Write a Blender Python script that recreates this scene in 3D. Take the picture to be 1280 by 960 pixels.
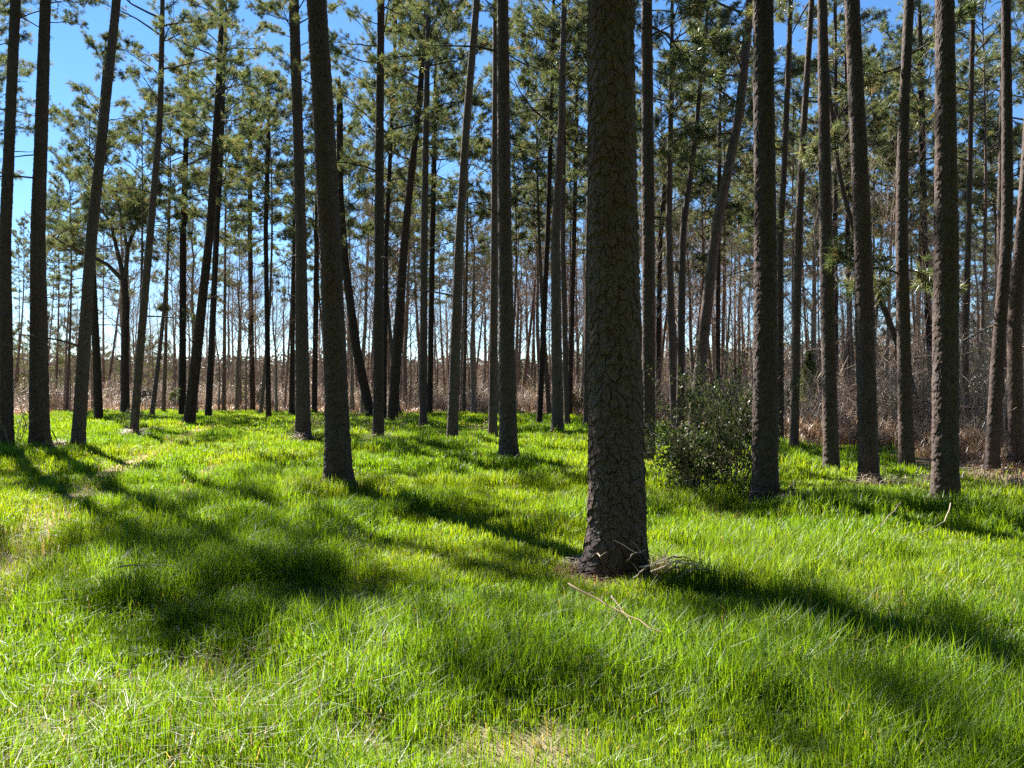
import bpy, math, random
import numpy as np
from mathutils import Vector, Matrix, Quaternion

# ------------------------------------------------------------------ camera, sky, sun, exposure
scene = bpy.context.scene
for o in list(bpy.data.objects):
    bpy.data.objects.remove(o)
COL = scene.collection
R = math.radians
FPX, CX, YH, EYE = 950.0, 640.0, 485.0, 1.6       # focal length in photo pixels, principal column, horizon row, eye height

cam_data = bpy.data.cameras.new("camera")
cam_data.sensor_width = 36.0
cam_data.lens = 36.0 * FPX / 1280.0
cam_data.clip_start = 0.05
cam_data.clip_end = 3000
cam = bpy.data.objects.new("camera", cam_data)
COL.objects.link(cam)
cam.location = (0, 0, EYE)
cam.rotation_euler = (R(90) + math.atan((YH - 480.0) / FPX), 0, 0)
scene.camera = cam

SUN_AZ, SUN_EL = R(-37.0), R(44.0)                # azimuth from +Y, negative = to the left
sun_dir = Vector((math.sin(SUN_AZ) * math.cos(SUN_EL), math.cos(SUN_AZ) * math.cos(SUN_EL), math.sin(SUN_EL)))
world = bpy.data.worlds.new("World")
scene.world = world
world.use_nodes = True
nt = world.node_tree
nt.nodes.clear()
sky = nt.nodes.new("ShaderNodeTexSky")
sky.sky_type = 'NISHITA'
sky.sun_disc = False
sky.sun_elevation = SUN_EL
sky.sun_rotation = SUN_AZ
sky.air_density = 1.0
sky.dust_density = 0.0
sky.ozone_density = 4.0
sky.altitude = 800
bg = nt.nodes.new("ShaderNodeBackground")
bg.inputs['Strength'].default_value = 0.054
hs = nt.nodes.new("ShaderNodeHueSaturation")
hs.inputs['Saturation'].default_value = 1.15
wo = nt.nodes.new("ShaderNodeOutputWorld")
nt.links.new(sky.outputs[0], hs.inputs['Color'])
nt.links.new(hs.outputs[0], bg.inputs['Color'])
nt.links.new(bg.outputs[0], wo.inputs['Surface'])

sl = bpy.data.lights.new("sun", 'SUN')
sl.energy = 5.0
sl.angle = R(0.53)
sl.color = (1.0, 0.95, 0.86)
so = bpy.data.objects.new("sun", sl)
COL.objects.link(so)
so.rotation_euler = sun_dir.to_track_quat('Z', 'Y').to_euler()
so.location = (-30, 40, 60)

scene.view_settings.view_transform = 'Standard'
scene.view_settings.look = 'None'
scene.view_settings.exposure = 1.98
scene.view_settings.gamma = 1.0
scene.render.engine = 'CYCLES'
scene.cycles.max_bounces = 4
scene.cycles.diffuse_bounces = 2
scene.cycles.glossy_bounces = 1
scene.cycles.use_adaptive_sampling = True
scene.cycles.adaptive_threshold = 0.015
scene.cycles.use_denoising = False
scene.cycles.transmission_bounces = 3
scene.cycles.caustics_reflective = False
scene.cycles.caustics_refractive = False
scene.cycles.sample_clamp_indirect = 6.0

# ------------------------------------------------------------------ helpers
rng = np.random.default_rng(11)


class MB:
    """collects vertices, faces and a per-vertex tint; build() links them as ONE mesh object"""
    def __init__(s):
        s.v, s.q, s.t, s.c, s.n = [], [], [], [], 0
        s.qm, s.tm = [], []

    def add(s, v, q=None, t=None, c=None, m=0):
        v = np.asarray(v, np.float32).reshape(-1, 3)
        if q is not None and len(q):
            q = np.asarray(q, np.int64).reshape(-1, 4)
            s.q.append(q + s.n)
            s.qm.append(np.full(len(q), m, np.int32))
        if t is not None and len(t):
            t = np.asarray(t, np.int64).reshape(-1, 3)
            s.t.append(t + s.n)
            s.tm.append(np.full(len(t), m, np.int32))
        if c is None:
            c = np.full((len(v), 3), 0.5, np.float32)
        c = np.asarray(c, np.float32)
        if c.ndim == 1:
            c = np.broadcast_to(c, (len(v), 3))
        s.v.append(v)
        s.c.append(c)
        s.n += len(v)

    def tube(s, pts, rad, sides=5, c=None, cap=True):
        pts = np.asarray(pts, float)
        rad = np.asarray(rad, float)
        n = len(pts)
        tan = np.gradient(pts, axis=0)
        tan /= np.linalg.norm(tan, axis=1)[:, None] + 1e-9
        ref = np.array([1.0, 0, 0]) if abs(tan[0, 0]) < 0.8 else np.array([0, 1.0, 0])
        a = np.cross(tan, ref)
        a /= np.linalg.norm(a, axis=1)[:, None] + 1e-9
        b = np.cross(tan, a)
        th = np.arange(sides) * 2 * math.pi / sides
        ring = a[:, None, :] * np.cos(th)[None, :, None] + b[:, None, :] * np.sin(th)[None, :, None]
        v = pts[:, None, :] + ring * rad[:, None, None]
        i = np.arange(n - 1)[:, None] * sides
        j = np.arange(sides)[None, :]
        k = (j + 1) % sides
        q = np.stack([i + j, i + k, i + sides + k, i + sides + j], -1).reshape(-1, 4)
        v = v.reshape(-1, 3)
        t = None
        if cap:
            v = np.vstack([v, pts[-1:] + tan[-1:] * rad[-1]])
            e = (n - 1) * sides
            t = np.stack([e + np.arange(sides), e + (np.arange(sides) + 1) % sides, np.full(sides, n * sides)], -1)
        s.add(v, q, t, c)

    def mesh(s, name, mats, smooth=False):
        me = bpy.data.meshes.new(name)
        v = np.concatenate(s.v).astype(np.float32)
        q = np.concatenate(s.q) if s.q else np.zeros((0, 4), np.int64)
        t = np.concatenate(s.t) if s.t else np.zeros((0, 3), np.int64)
        loops = np.concatenate([q.ravel(), t.ravel()]).astype(np.int32)
        starts = np.concatenate([np.arange(len(q)) * 4, len(q) * 4 + np.arange(len(t)) * 3]).astype(np.int32)
        me.vertices.add(len(v))
        me.vertices.foreach_set('co', v.ravel())
        me.loops.add(len(loops))
        me.loops.foreach_set('vertex_index', loops)
        me.polygons.add(len(starts))
        me.polygons.foreach_set('loop_start', starts)
        mi = np.concatenate((s.qm or [np.zeros(0, np.int32)]) + (s.tm or [np.zeros(0, np.int32)]))
        me.polygons.foreach_set('material_index', mi.astype(np.int32))
        if smooth:
            me.polygons.foreach_set('use_smooth', np.ones(len(starts), bool))
        else:
            me.polygons.foreach_set('use_smooth', np.zeros(len(starts), bool))
        c = np.concatenate(s.c)
        ca = np.ones((len(v), 4), np.float32)
        ca[:, :3] = c
        at = me.color_attributes.new('tint', 'FLOAT_COLOR', 'POINT')
        at.data.foreach_set('color', ca.ravel())
        for m in (mats if isinstance(mats, (list, tuple)) else [mats]):
            me.materials.append(m)
        me.update(calc_edges=True)
        return me

    def build(s, name, mats, parent=None, smooth=False):
        return obj(name, s.mesh(name, mats, smooth), parent)


def obj(name, me, parent=None):
    o = bpy.data.objects.new(name, me)
    COL.objects.link(o)
    if parent is not None:
        o.parent = parent
    return o


def tag(o, label=None, cat=None, group=None, kind=None):
    if label: o['label'] = label
    if cat: o['category'] = cat
    if group: o['group'] = group
    if kind: o['kind'] = kind
    return o


def thing(name, label, cat, loc=(0, 0, 0), rz=0.0, group=None):
    o = bpy.data.objects.new(name, None)
    COL.objects.link(o)
    o.empty_display_size = 0.3
    o.location = loc
    o.rotation_euler = (0, 0, rz)
    return tag(o, label, cat, group)


def smooth(a, b, x):
    t = np.clip((x - a) / (b - a), 0, 1)
    return t * t * (3 - 2 * t)


_perm = np.random.default_rng(5).random((256, 256))


def vnoise(x, y):
    """value noise on a plane"""
    xi, yi = np.floor(x).astype(int), np.floor(y).astype(int)
    fx, fy = x - xi, y - yi
    fx, fy = fx * fx * (3 - 2 * fx), fy * fy * (3 - 2 * fy)
    g = lambda a, b: _perm[a & 255, b & 255]
    return (g(xi, yi) * (1 - fx) + g(xi + 1, yi) * fx) * (1 - fy) + (g(xi, yi + 1) * (1 - fx) + g(xi + 1, yi + 1) * fx) * fy


def fbm(x, y, o=3):
    s, a, n = 0, 1.0, 0
    for k in range(o):
        s = s + a * vnoise(x * 2 ** k + 17 * k, y * 2 ** k + 31 * k)
        n += a
        a *= 0.5
    return s / n


def ground_z(x, y):
    x, y = np.asarray(x, float), np.asarray(y, float)
    r = np.hypot(x, y)
    return (fbm(x / 2.6 + 40, y / 2.6 + 40, 2) - 0.5) * 0.11 * smooth(120, 20, r) + (vnoise(x / 14 + 9, y / 14 + 3) - 0.5) * 0.25 * smooth(4, 25, r)


def on_ground(px, py):
    d = FPX * EYE / (py - YH)
    x = (px - CX) / FPX * d
    return x, d


# the far edge of the mown lawn, as photo rows per column
_ed_x = [-900, -300, 0, 100, 200, 330, 480, 600, 730, 820, 900, 970, 1050, 1130, 1200, 1280, 1600, 2300]
_ed_y = [545, 530, 522, 517, 514, 513, 519, 519, 523, 534, 545, 556, 566, 576, 588, 600, 620, 640]


def lawn_mask(x, y):
    x, y = np.asarray(x, float), np.asarray(y, float)
    yy = np.maximum(y, 0.3)
    px = CX + FPX * x / yy
    dl = FPX * EYE / (np.interp(px, _ed_x, _ed_y) - YH)
    m = smooth(0.10, -0.10, (y - dl) / dl + (fbm(x / 1.7, y / 1.7, 2) - 0.5) * 0.35)
    return m


_track = [(-140, 860), (-40, 775), (15, 705), (60, 655), (105, 620), (150, 594), (195, 568), (240, 547), (275, 533), (300, 525)]
_tw = np.array([on_ground(*p) for p in _track])
_tw2 = np.array([on_ground(*p) for p in [(205, 640), (240, 615), (275, 580), (300, 556), (318, 540), (325, 528), (322, 522)]])


def seg_dist(x, y, P):
    d = np.full(np.shape(x), 1e9)
    for a, b in zip(P[:-1], P[1:]):
        ab = b - a
        t = np.clip(((x - a[0]) * ab[0] + (y - a[1]) * ab[1]) / (ab @ ab), 0, 1)
        d = np.minimum(d, np.hypot(x - a[0] - t * ab[0], y - a[1] - t * ab[1]))
    return d


# the pines: label, trunk points in photo pixels from the base up, widths in pixels
PINES = [
    ("dark pine trunk cut by the photo's left edge, left of two near neighbours", [(8, 562), (5, 300), (17, 0)], [17, 13, 11], {}),
    ("straight dark pine with swollen foot, second from the left edge", [(50, 560), (49, 290), (60, 0)], [23, 16, 12], {}),
    ("dark pine leaning right, third trunk from the left edge", [(97, 562), (112, 290), (140, 0)], [16, 12.5, 10], {}),
    ("thin pine leaning left, close behind the third trunk from the left", [(124, 526), (118, 400), (112, 290), (124, 150)], [10, 8, 6], {}),
    ("slender pine with leafy twigs on its foot, leaning right beside forked hardwood", [(167, 548), (176, 440), (190, 290), (203, 150), (206, 50)], [10, 8.5, 6], {}),
    ("slim straight pine rising just left of the right-leaning pine at the grass end", [(228, 517), (229, 290), (233, 175)], [8.5, 7.5, 6], {}),
    ("dark pine leaning right in the left clearing, on the track's near side", [(236, 532), (263, 290), (272, 150), (277, 50)], [14, 9.5, 8, 6], {}),
    ("slim pine leaning slightly right, just right of the larger leaning pine", [(260, 521), (270, 290), (276, 150)], [8, 6], {}),
    ("thin straight pine at the far end of the mown track", [(316, 511), (313, 290), (314, 150)], [6.5, 5], {}),
    ("thin pine standing alone at the lawn's far edge right of the mown track", [(336, 520), (334, 290), (338, 180)], [6.5, 5], {}),
    ("thin shaded pine standing just left of the thick straight pine", [(364, 515), (368, 290), (370, 120)], [6, 5], {}),
    ("thick straight pine with a ragged twiggy base, left of the bowed one", [(379, 551), (377, 290), (369, 0)], [19, 13, 12], {}),
    ("thin pine tucked between the thick straight pine and bowed near pine", [(393, 515), (396, 290), (400, 100)], [7, 6], {}),
    ("large grey-plated pine bowing left, near the middle of left half", [(423, 608), (422, 520), (414, 290), (399, 0)], [35, 30, 25.5, 23], {}),
    ("slanting pine leaning strongly left behind the large bowed pine", [(465, 524), (446, 440), (431, 330), (425, 250), (424, 120)], [12, 10, 7.5], {}),
    ("straight pine with leafy sprouts at its foot, right of the slanting pine", [(473, 554), (473, 290), (475, 0)], [14, 11, 9], {}),
    ("thin pine hugging the right side of the straight sprout-footed pine", [(480, 526), (483, 290), (492, 100), (495, 0)], [6, 5, 4], {}),
    ("right-leaning pine with dark trunk, beside the straight sprout-footed pine", [(490, 529), (506, 290), (526, 100), (533, 0)], [14, 10, 7, 5], {}),
    ("straight mid-distance pine, slim dark trunk between two right-leaning pines", [(529, 534), (530, 290), (533, 100), (535, 0)], [9.5, 9, 7, 5], {}),
    ("thin pine almost hidden behind the slim straight mid-distance trunk", [(537, 519), (540, 290), (543, 120)], [7.5, 6], {}),
    ("slim smooth pine leaning right with open grass round it, left of centre", [(565, 552), (575, 290), (584, 150), (597, 0)], [14, 10.5, 9.5, 8], {}),
    ("narrow pine half hidden behind the dark rough trunk at centre", [(616, 549), (618, 290), (620, 0)], [11, 9, 7], {}),
    ("dark rough pine standing at centre, in front of a narrow one", [(636, 576), (631, 290), (628, 0)], [23, 16.5, 14], {}),
    ("thin right-leaning pine between the centre pine and a dark straight pair", [(674, 531), (685, 290), (690, 130)], [7.5, 5.5], {}),
    ("dark pine slightly bent, thicker of the pair left of the big trunk", [(697, 541), (694, 290), (702, 150), (705, 0)], [15, 10, 7], {}),
    ("slim pine close behind the right side of the slightly bent dark pine", [(709, 535), (703, 290), (704, 150)], [7.5, 6], {}),
    ("thin distant pine leaning right, left of the half-hidden pine by the big trunk", [(712, 520), (718, 290), (721, 150)], [6, 5], {}),
    ("half-hidden pine showing along the left edge of the big near trunk", [(733, 535), (736, 290), (740, 100)], [8.5, 7], {}),
    ("biggest nearest pine with flaking plated bark and flared foot, right of centre", [(771, 707), (771, 600), (767, 290), (766, 0)], [72, 68, 61, 57.5], dict(flare=0.09, root_side=R(195))),
    ("pine with sunlit left rim standing just right of the biggest trunk", [(811, 577), (812, 290), (812, 30)], [16, 15.5, 14], {}),
    ("thin pine leaning right behind the rim-lit pine beside the big trunk", [(822, 522), (824, 300), (837, 150)], [6.5, 5], {}),
    ("left dark stem of the twin pines rising behind the holly thicket", [(843, 536), (837, 290), (841, 100)], [10, 8, 6], {}),
    ("right dark stem of the twin pines, leaning right behind the holly thicket", [(850, 538), (853, 290), (868, 180)], [10, 8, 6], {}),
    ("curved grey pine leaning far right, rising from behind the evergreen bush", [(866, 542), (877, 440), (893, 290), (922, 150), (936, 0)], [16, 14, 13, 11, 10], {}),
    ("slim pine seen behind the curved leaning grey pine", [(898, 522), (897, 400), (899, 200)], [6.5, 5], {}),
    ("thick dark pine at the right flank of the evergreen bush", [(956, 628), (959, 290), (957, 0)], [32, 26.5, 24], {}),
    ("slim pine close against the right side of the thick bush-side pine", [(975, 553), (973, 300), (978, 200), (983, 40)], [9, 7.5, 6], {}),
    ("slender wavy pine leaning right, between bush-side pine and the rim-lit ones", [(992, 566), (1000, 290), (1008, 150), (1019, 0)], [11, 9.5, 8, 6.5], {}),
    ("straight rim-lit pine with thin grey trunk, fourth near trunk from the right edge", [(1039, 585), (1036, 290), (1035, 0)], [18, 15, 12], {}),
    ("thin pine glued behind the right edge of the straight rim-lit pine", [(1045, 526), (1046, 290), (1048, 150)], [6.5, 5], {}),
    ("rough dark pine leaning left with tangled dry grass at its foot", [(1086, 603), (1076, 290), (1060, 0)], [24, 20, 17], {}),
    ("thin distant pine in the gap left of the rough left-leaning pine", [(1065, 522), (1062, 290), (1062, 150)], [7, 5], {}),
    ("rim-lit pine with gentle S bend, between rough pine and thick right one", [(1133, 586), (1124, 290), (1125, 150), (1131, 0)], [17, 13, 11], {}),
    ("dead pine pole tilted steeply left, crossing behind the S-bent pine", [(1156, 559), (1134, 465), (1092, 357), (1062, 285), (1044, 215)], [10, 8, 6, 5], {}),
    ("slim pine rising left of the thick bright-rimmed right pine", [(1166, 522), (1155, 290), (1150, 60)], [8, 7], {}),
    ("thick pine with bright flaking left rim, nearest trunk on the right side", [(1181, 628), (1183, 290), (1182, 0)], [30, 26.5, 20.5], {}),
    ("slim dark pine peeking out right of the thick bright-rimmed pine", [(1204, 562), (1206, 400), (1208, 260)], [9, 7, 6], {}),
    ("rim-lit leaning pine beside the vine tangle at the right edge", [(1239, 588), (1245, 440), (1255, 290), (1252, 150), (1248, 0)], [16, 14, 12, 9], {}),
    ("dark pine crossing behind the leaning rim-lit pine by the vine tangle", [(1252, 576), (1256, 290), (1262, 100), (1269, 0)], [12, 9, 8], {}),
    ("twisted dark pine wrapped in vines, last trunk at the right edge", [(1270, 586), (1266, 400), (1275, 280), (1281, 180)], [18, 15, 12], {}),
    ("pine rooted just outside the left edge, its boughs filling the upper left corner", [(-28, 541), (-30, 290), (-22, 0)], [15, 12, 10], {}),
    ("pine rooted well outside the left edge, boughs reaching in behind the leftmost trunk", [(-120, 536), (-118, 290), (-110, 0)], [14, 11, 9], {}),
    ("leaning pine outside the left edge, farthest out of the three", [(-210, 548), (-196, 290), (-180, 0)], [15, 11, 9], {}),
]

_bare = [(8, 720, .34), (-10, 745, .36), (30, 690, .3), (732, 716, .22), (830, 706, .45), (770, 735, .35), (255, 850, .38), (285, 905, .34), (175, 735, .30), (520, 700, .3), (690, 945, .25), (930, 760, .42), (1010, 745, .35), (880, 800, .4),
         (760, 800, .4), (1080, 760, .35), (60, 905, .35), (205, 770, .32), (360, 880, .4), (1240, 760, .3), (1090, 840, .4), (600, 940, .2), (430, 925, .3), (740, 770, .35)]
_bare_w = [(on_ground(a, b), c) for a, b, c in _bare]


_feet = []
for _l, _p, _w, _k in PINES:
    _d = FPX * (EYE - 0.08) / (_p[0][1] - YH)
    if _d < 32:
        _feet.append(((_p[0][0] - CX) / FPX * _d, _d, _w[0] * _d / FPX / 2))


def bare_mask(x, y):
    """0..1 where the turf is thin: the worn wheel track and the strawy patches"""
    x, y = np.asarray(x, float), np.asarray(y, float)
    w = (fbm(x / 0.45, y / 0.45, 3) - 0.5)
    m = smooth(0.60, 0.08, seg_dist(x, y, _tw) + w * 0.7) * 0.8
    m = np.maximum(m, smooth(0.30, 0.05, seg_dist(x, y, _tw2) + w * 0.6) * 0.55)
    for (p, r) in _bare_w:
        m = np.maximum(m, 0.62 * smooth(r * 1.15, r * 0.15, np.hypot(x - p[0], (y - p[1]) * 1.0) + w * r * 1.6))
    for fx, fy, fr in _feet:
        m = np.maximum(m, 0.9 * smooth(fr * 2.2 + 0.18, fr * 1.0, np.hypot(x - fx, y - fy) + w * 0.35))
    m = np.maximum(m, 0.35 * smooth(0.60, 0.74, fbm(x / 1.3 + 5, y / 1.3 + 8, 3)))
    return m


# ------------------------------------------------------------------ materials
def new_mat(name):
    m = bpy.data.materials.new(name)
    m.use_nodes = True
    t = m.node_tree
    t.nodes.clear()
    out = t.nodes.new("ShaderNodeOutputMaterial")
    return m, t, out


def N(t, kind, **kw):
    n = t.nodes.new(kind)
    for k, v in kw.items():
        if k in n.inputs.keys():
            n.inputs[k].default_value = v
        else:
            setattr(n, k, v)
    return n


def leaf_material(name, transl=0.5, rough=0.45, spec=0.3, gain=1.0, tgain=(1.0, 1.0, 1.0)):
    """thin leaf: diffuse + translucent + a sheen; the colour is the blade's own tint"""
    m, t, out = new_mat(name)
    at = N(t, "ShaderNodeAttribute", attribute_name='tint')
    oi = N(t, "ShaderNodeObjectInfo")
    hsv = N(t, "ShaderNodeHueSaturation")
    mr = N(t, "ShaderNodeMapRange")
    mr.inputs['To Min'].default_value = 0.8 * gain
    mr.inputs['To Max'].default_value = 1.2 * gain
    t.links.new(oi.outputs['Random'], mr.inputs['Value'])
    t.links.new(mr.outputs[0], hsv.inputs['Value'])
    t.links.new(at.outputs['Color'], hsv.inputs['Color'])
    d = N(t, "ShaderNodeBsdfDiffuse")
    tr = N(t, "ShaderNodeBsdfTranslucent")
    mul = N(t, "ShaderNodeMix", data_type='RGBA', blend_type='MULTIPLY')
    mul.inputs[0].default_value = 1.0
    mul.inputs[7].default_value = (*tgain, 1)
    t.links.new(hsv.outputs[0], mul.inputs[6])
    t.links.new(hsv.outputs[0], d.inputs['Color'])
    t.links.new(mul.outputs[2], tr.inputs['Color'])
    mx = N(t, "ShaderNodeMixShader")
    mx.inputs[0].default_value = transl
    t.links.new(d.outputs[0], mx.inputs[1])
    t.links.new(tr.outputs[0], mx.inputs[2])
    gl = N(t, "ShaderNodeBsdfGlossy", Roughness=rough)
    gl.inputs['Color'].default_value = (1, 1, 1, 1)
    mg = N(t, "ShaderNodeMixShader")
    fr = N(t, "ShaderNodeFresnel", IOR=1.35)
    mm = N(t, "ShaderNodeMath", operation='MULTIPLY')
    mm.inputs[1].default_value = spec
    t.links.new(fr.outputs[0], mm.inputs[0])
    t.links.new(mm.outputs[0], mg.inputs[0])
    t.links.new(mx.outputs[0], mg.inputs[1])
    t.links.new(gl.outputs[0], mg.inputs[2])
    t.links.new(mg.outputs[0], out.inputs['Surface'])
    return m


def bark_material(name, plate, crack, rusty, scale=14.0, bump=0.5, use_attr=True):
    m, t, out = new_mat(name)
    tc = N(t, "ShaderNodeTexCoord")
    mp = N(t, "ShaderNodeMapping")
    mp.inputs['Scale'].default_value = (1, 1, 0.55)
    t.links.new(tc.outputs['Object'], mp.inputs[0])
    n1 = N(t, "ShaderNodeTexNoise", Scale=3.0, Detail=6.0, Roughness=0.65)
    n2 = N(t, "ShaderNodeTexNoise", Scale=scale * 4, Detail=5.0, Roughness=0.7)
    vo = N(t, "ShaderNodeTexVoronoi", feature='DISTANCE_TO_EDGE', Scale=scale)
    for k in (n1, n2, vo):
        t.links.new(mp.outputs[0], k.inputs['Vector'])
    at = N(t, "ShaderNodeAttribute", attribute_name='tint')
    sep = N(t, "ShaderNodeSeparateColor")
    t.links.new(at.outputs['Color'], sep.inputs[0])
    base = N(t, "ShaderNodeMix", data_type='RGBA')
    base.inputs[6].default_value = (*plate, 1)
    base.inputs[7].default_value = (*rusty, 1)
    cr = N(t, "ShaderNodeMapRange")
    cr.inputs['From Min'].default_value = 0.42
    cr.inputs['From Max'].default_value = 0.68
    t.links.new(n1.outputs[0], cr.inputs['Value'])
    ad = N(t, "ShaderNodeMath", operation='MULTIPLY_ADD')
    ad.inputs[1].default_value = 0.55
    t.links.new(sep.outputs[1], ad.inputs[0])
    mh = N(t, "ShaderNodeMath", operation='MULTIPLY')
    mh.inputs[1].default_value = 0.5
    t.links.new(cr.outputs[0], mh.inputs[0])
    t.links.new(mh.outputs[0], ad.inputs[2])
    t.links.new(ad.outputs[0], base.inputs[0])
    dk = N(t, "ShaderNodeMix", data_type='RGBA')
    dk.inputs[6].default_value = (*crack, 1)
    t.links.new(base.outputs[2], dk.inputs[7])
    if use_attr:
        t.links.new(sep.outputs[0], dk.inputs[0])
    else:
        vr = N(t, "ShaderNodeMapRange")
        vr.inputs['From Max'].default_value = 0.18
        t.links.new(vo.outputs['Distance'], vr.inputs['Value'])
        t.links.new(vr.outputs[0], dk.inputs[0])
    sp = N(t, "ShaderNodeMix", data_type='RGBA', blend_type='MULTIPLY')
    sp.inputs[0].default_value = 0.75
    rmp = N(t, "ShaderNodeMapRange")
    rmp.inputs['From Min'].default_value = 0.3
    rmp.inputs['From Max'].default_value = 0.7
    rmp.inputs['To Min'].default_value = 0.55
    rmp.inputs['To Max'].default_value = 1.35
    t.links.new(n2.outputs[0], rmp.inputs['Value'])
    t.links.new(dk.outputs[2], sp.inputs[6])
    t.links.new(rmp.outputs[0], sp.inputs[7])
    oi = N(t, "ShaderNodeObjectInfo")                       # no two trees have quite the same bark
    ov = N(t, "ShaderNodeMapRange")
    ov.inputs['To Min'].default_value = 0.68
    ov.inputs['To Max'].default_value = 1.15
    t.links.new(oi.outputs['Random'], ov.inputs['Value'])
    hv = N(t, "ShaderNodeHueSaturation")
    t.links.new(ov.outputs[0], hv.inputs['Value'])
    t.links.new(sp.outputs[2], hv.inputs['Color'])
    bs = N(t, "ShaderNodeBsdfPrincipled", Roughness=0.9)
    bs.inputs['Specular IOR Level'].default_value = 0.2
    t.links.new(hv.outputs[0], bs.inputs['Base Color'])
    bp = N(t, "ShaderNodeBump", Strength=bump, Distance=0.01)
    if use_attr:
        t.links.new(n2.outputs[0], bp.inputs['Height'])
    else:
        sm = N(t, "ShaderNodeMath", operation='MULTIPLY_ADD')
        sm.inputs[1].default_value = 2.0
        t.links.new(vo.outputs['Distance'], sm.inputs[0])
        t.links.new(n2.outputs[0], sm.inputs[2])
        bp.inputs['Distance'].default_value = 0.03
        t.links.new(sm.outputs[0], bp.inputs['Height'])
    t.links.new(bp.outputs[0], bs.inputs['Normal'])
    t.links.new(bs.outputs[0], out.inputs['Surface'])
    return m


def wood_material(name, a, b, rough=0.85):
    """plain twig and stick wood, two tones, multiplied by nothing but the tint's variation"""
    m, t, out = new_mat(name)
    tc = N(t, "ShaderNodeTexCoord")
    n1 = N(t, "ShaderNodeTexNoise", Scale=9.0, Detail=4.0)
    t.links.new(tc.outputs['Object'], n1.inputs['Vector'])
    oi = N(t, "ShaderNodeObjectInfo")
    at = N(t, "ShaderNodeAttribute", attribute_name='tint')
    mx = N(t, "ShaderNodeMix", data_type='RGBA')
    mx.inputs[6].default_value = (*a, 1)
    mx.inputs[7].default_value = (*b, 1)
    s1 = N(t, "ShaderNodeMath", operation='ADD')
    t.links.new(n1.outputs[0], s1.inputs[0])
    t.links.new(oi.outputs['Random'], s1.inputs[1])
    s2 = N(t, "ShaderNodeMath", operation='MULTIPLY_ADD')
    s2.inputs[1].default_value = 0.9
    s2.inputs[2].default_value = -0.4
    t.links.new(s1.outputs[0], s2.inputs[0])
    t.links.new(s2.outputs[0], mx.inputs[0])
    bs = N(t, "ShaderNodeBsdfPrincipled", Roughness=rough)
    bs.inputs['Specular IOR Level'].default_value = 0.25
    t.links.new(mx.outputs[2], bs.inputs['Base Color'])
    t.links.new(bs.outputs[0], out.inputs['Surface'])
    return m


M_BARK = bark_material('pine_bark', (0.148, 0.123, 0.113), (0.021, 0.014, 0.012), (0.118, 0.070, 0.054))
M_BARK_FAR = bark_material('pine_bark_distant', (0.074, 0.053, 0.043), (0.028, 0.018, 0.014), (0.074, 0.041, 0.030), scale=9.0, use_attr=False)
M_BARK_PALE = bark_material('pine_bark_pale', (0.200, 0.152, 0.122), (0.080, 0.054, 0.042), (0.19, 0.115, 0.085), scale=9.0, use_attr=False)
M_HARD = bark_material('hardwood_bark', (0.33, 0.275, 0.23), (0.16, 0.12, 0.098), (0.29, 0.22, 0.175), scale=12.0, use_attr=False)
M_NEEDLE = leaf_material('pine_needles', 0.52, 0.5, 0.12, 1.0, (1.25, 1.2, 0.8))
M_PBRANCH = wood_material('pine_branch', (0.055, 0.04, 0.033), (0.11, 0.085, 0.07))
M_TWIG = wood_material('bare_twigs', (0.26, 0.195, 0.155), (0.44, 0.345, 0.28))
M_RUST = wood_material('rusty_stick', (0.17, 0.10, 0.065), (0.30, 0.20, 0.13))
M_STICK = wood_material('dead_stick', (0.25, 0.19, 0.14), (0.42, 0.35, 0.28))
M_GRASS = leaf_material('grass_blades', 0.60, 0.55, 0.05, 0.78, (1.8, 1.5, 0.45))
M_DRY = leaf_material('dry_grass', 0.35, 0.6, 0.2, 1.0, (1.1, 1.0, 0.85))
M_HOLLY = leaf_material('holly_leaves', 0.32, 0.5, 0.07, 1.0, (1.2, 1.2, 0.6))
M_FAR = leaf_material('far_foliage', 0.35, 0.6, 0.0, 0.8)


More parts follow.
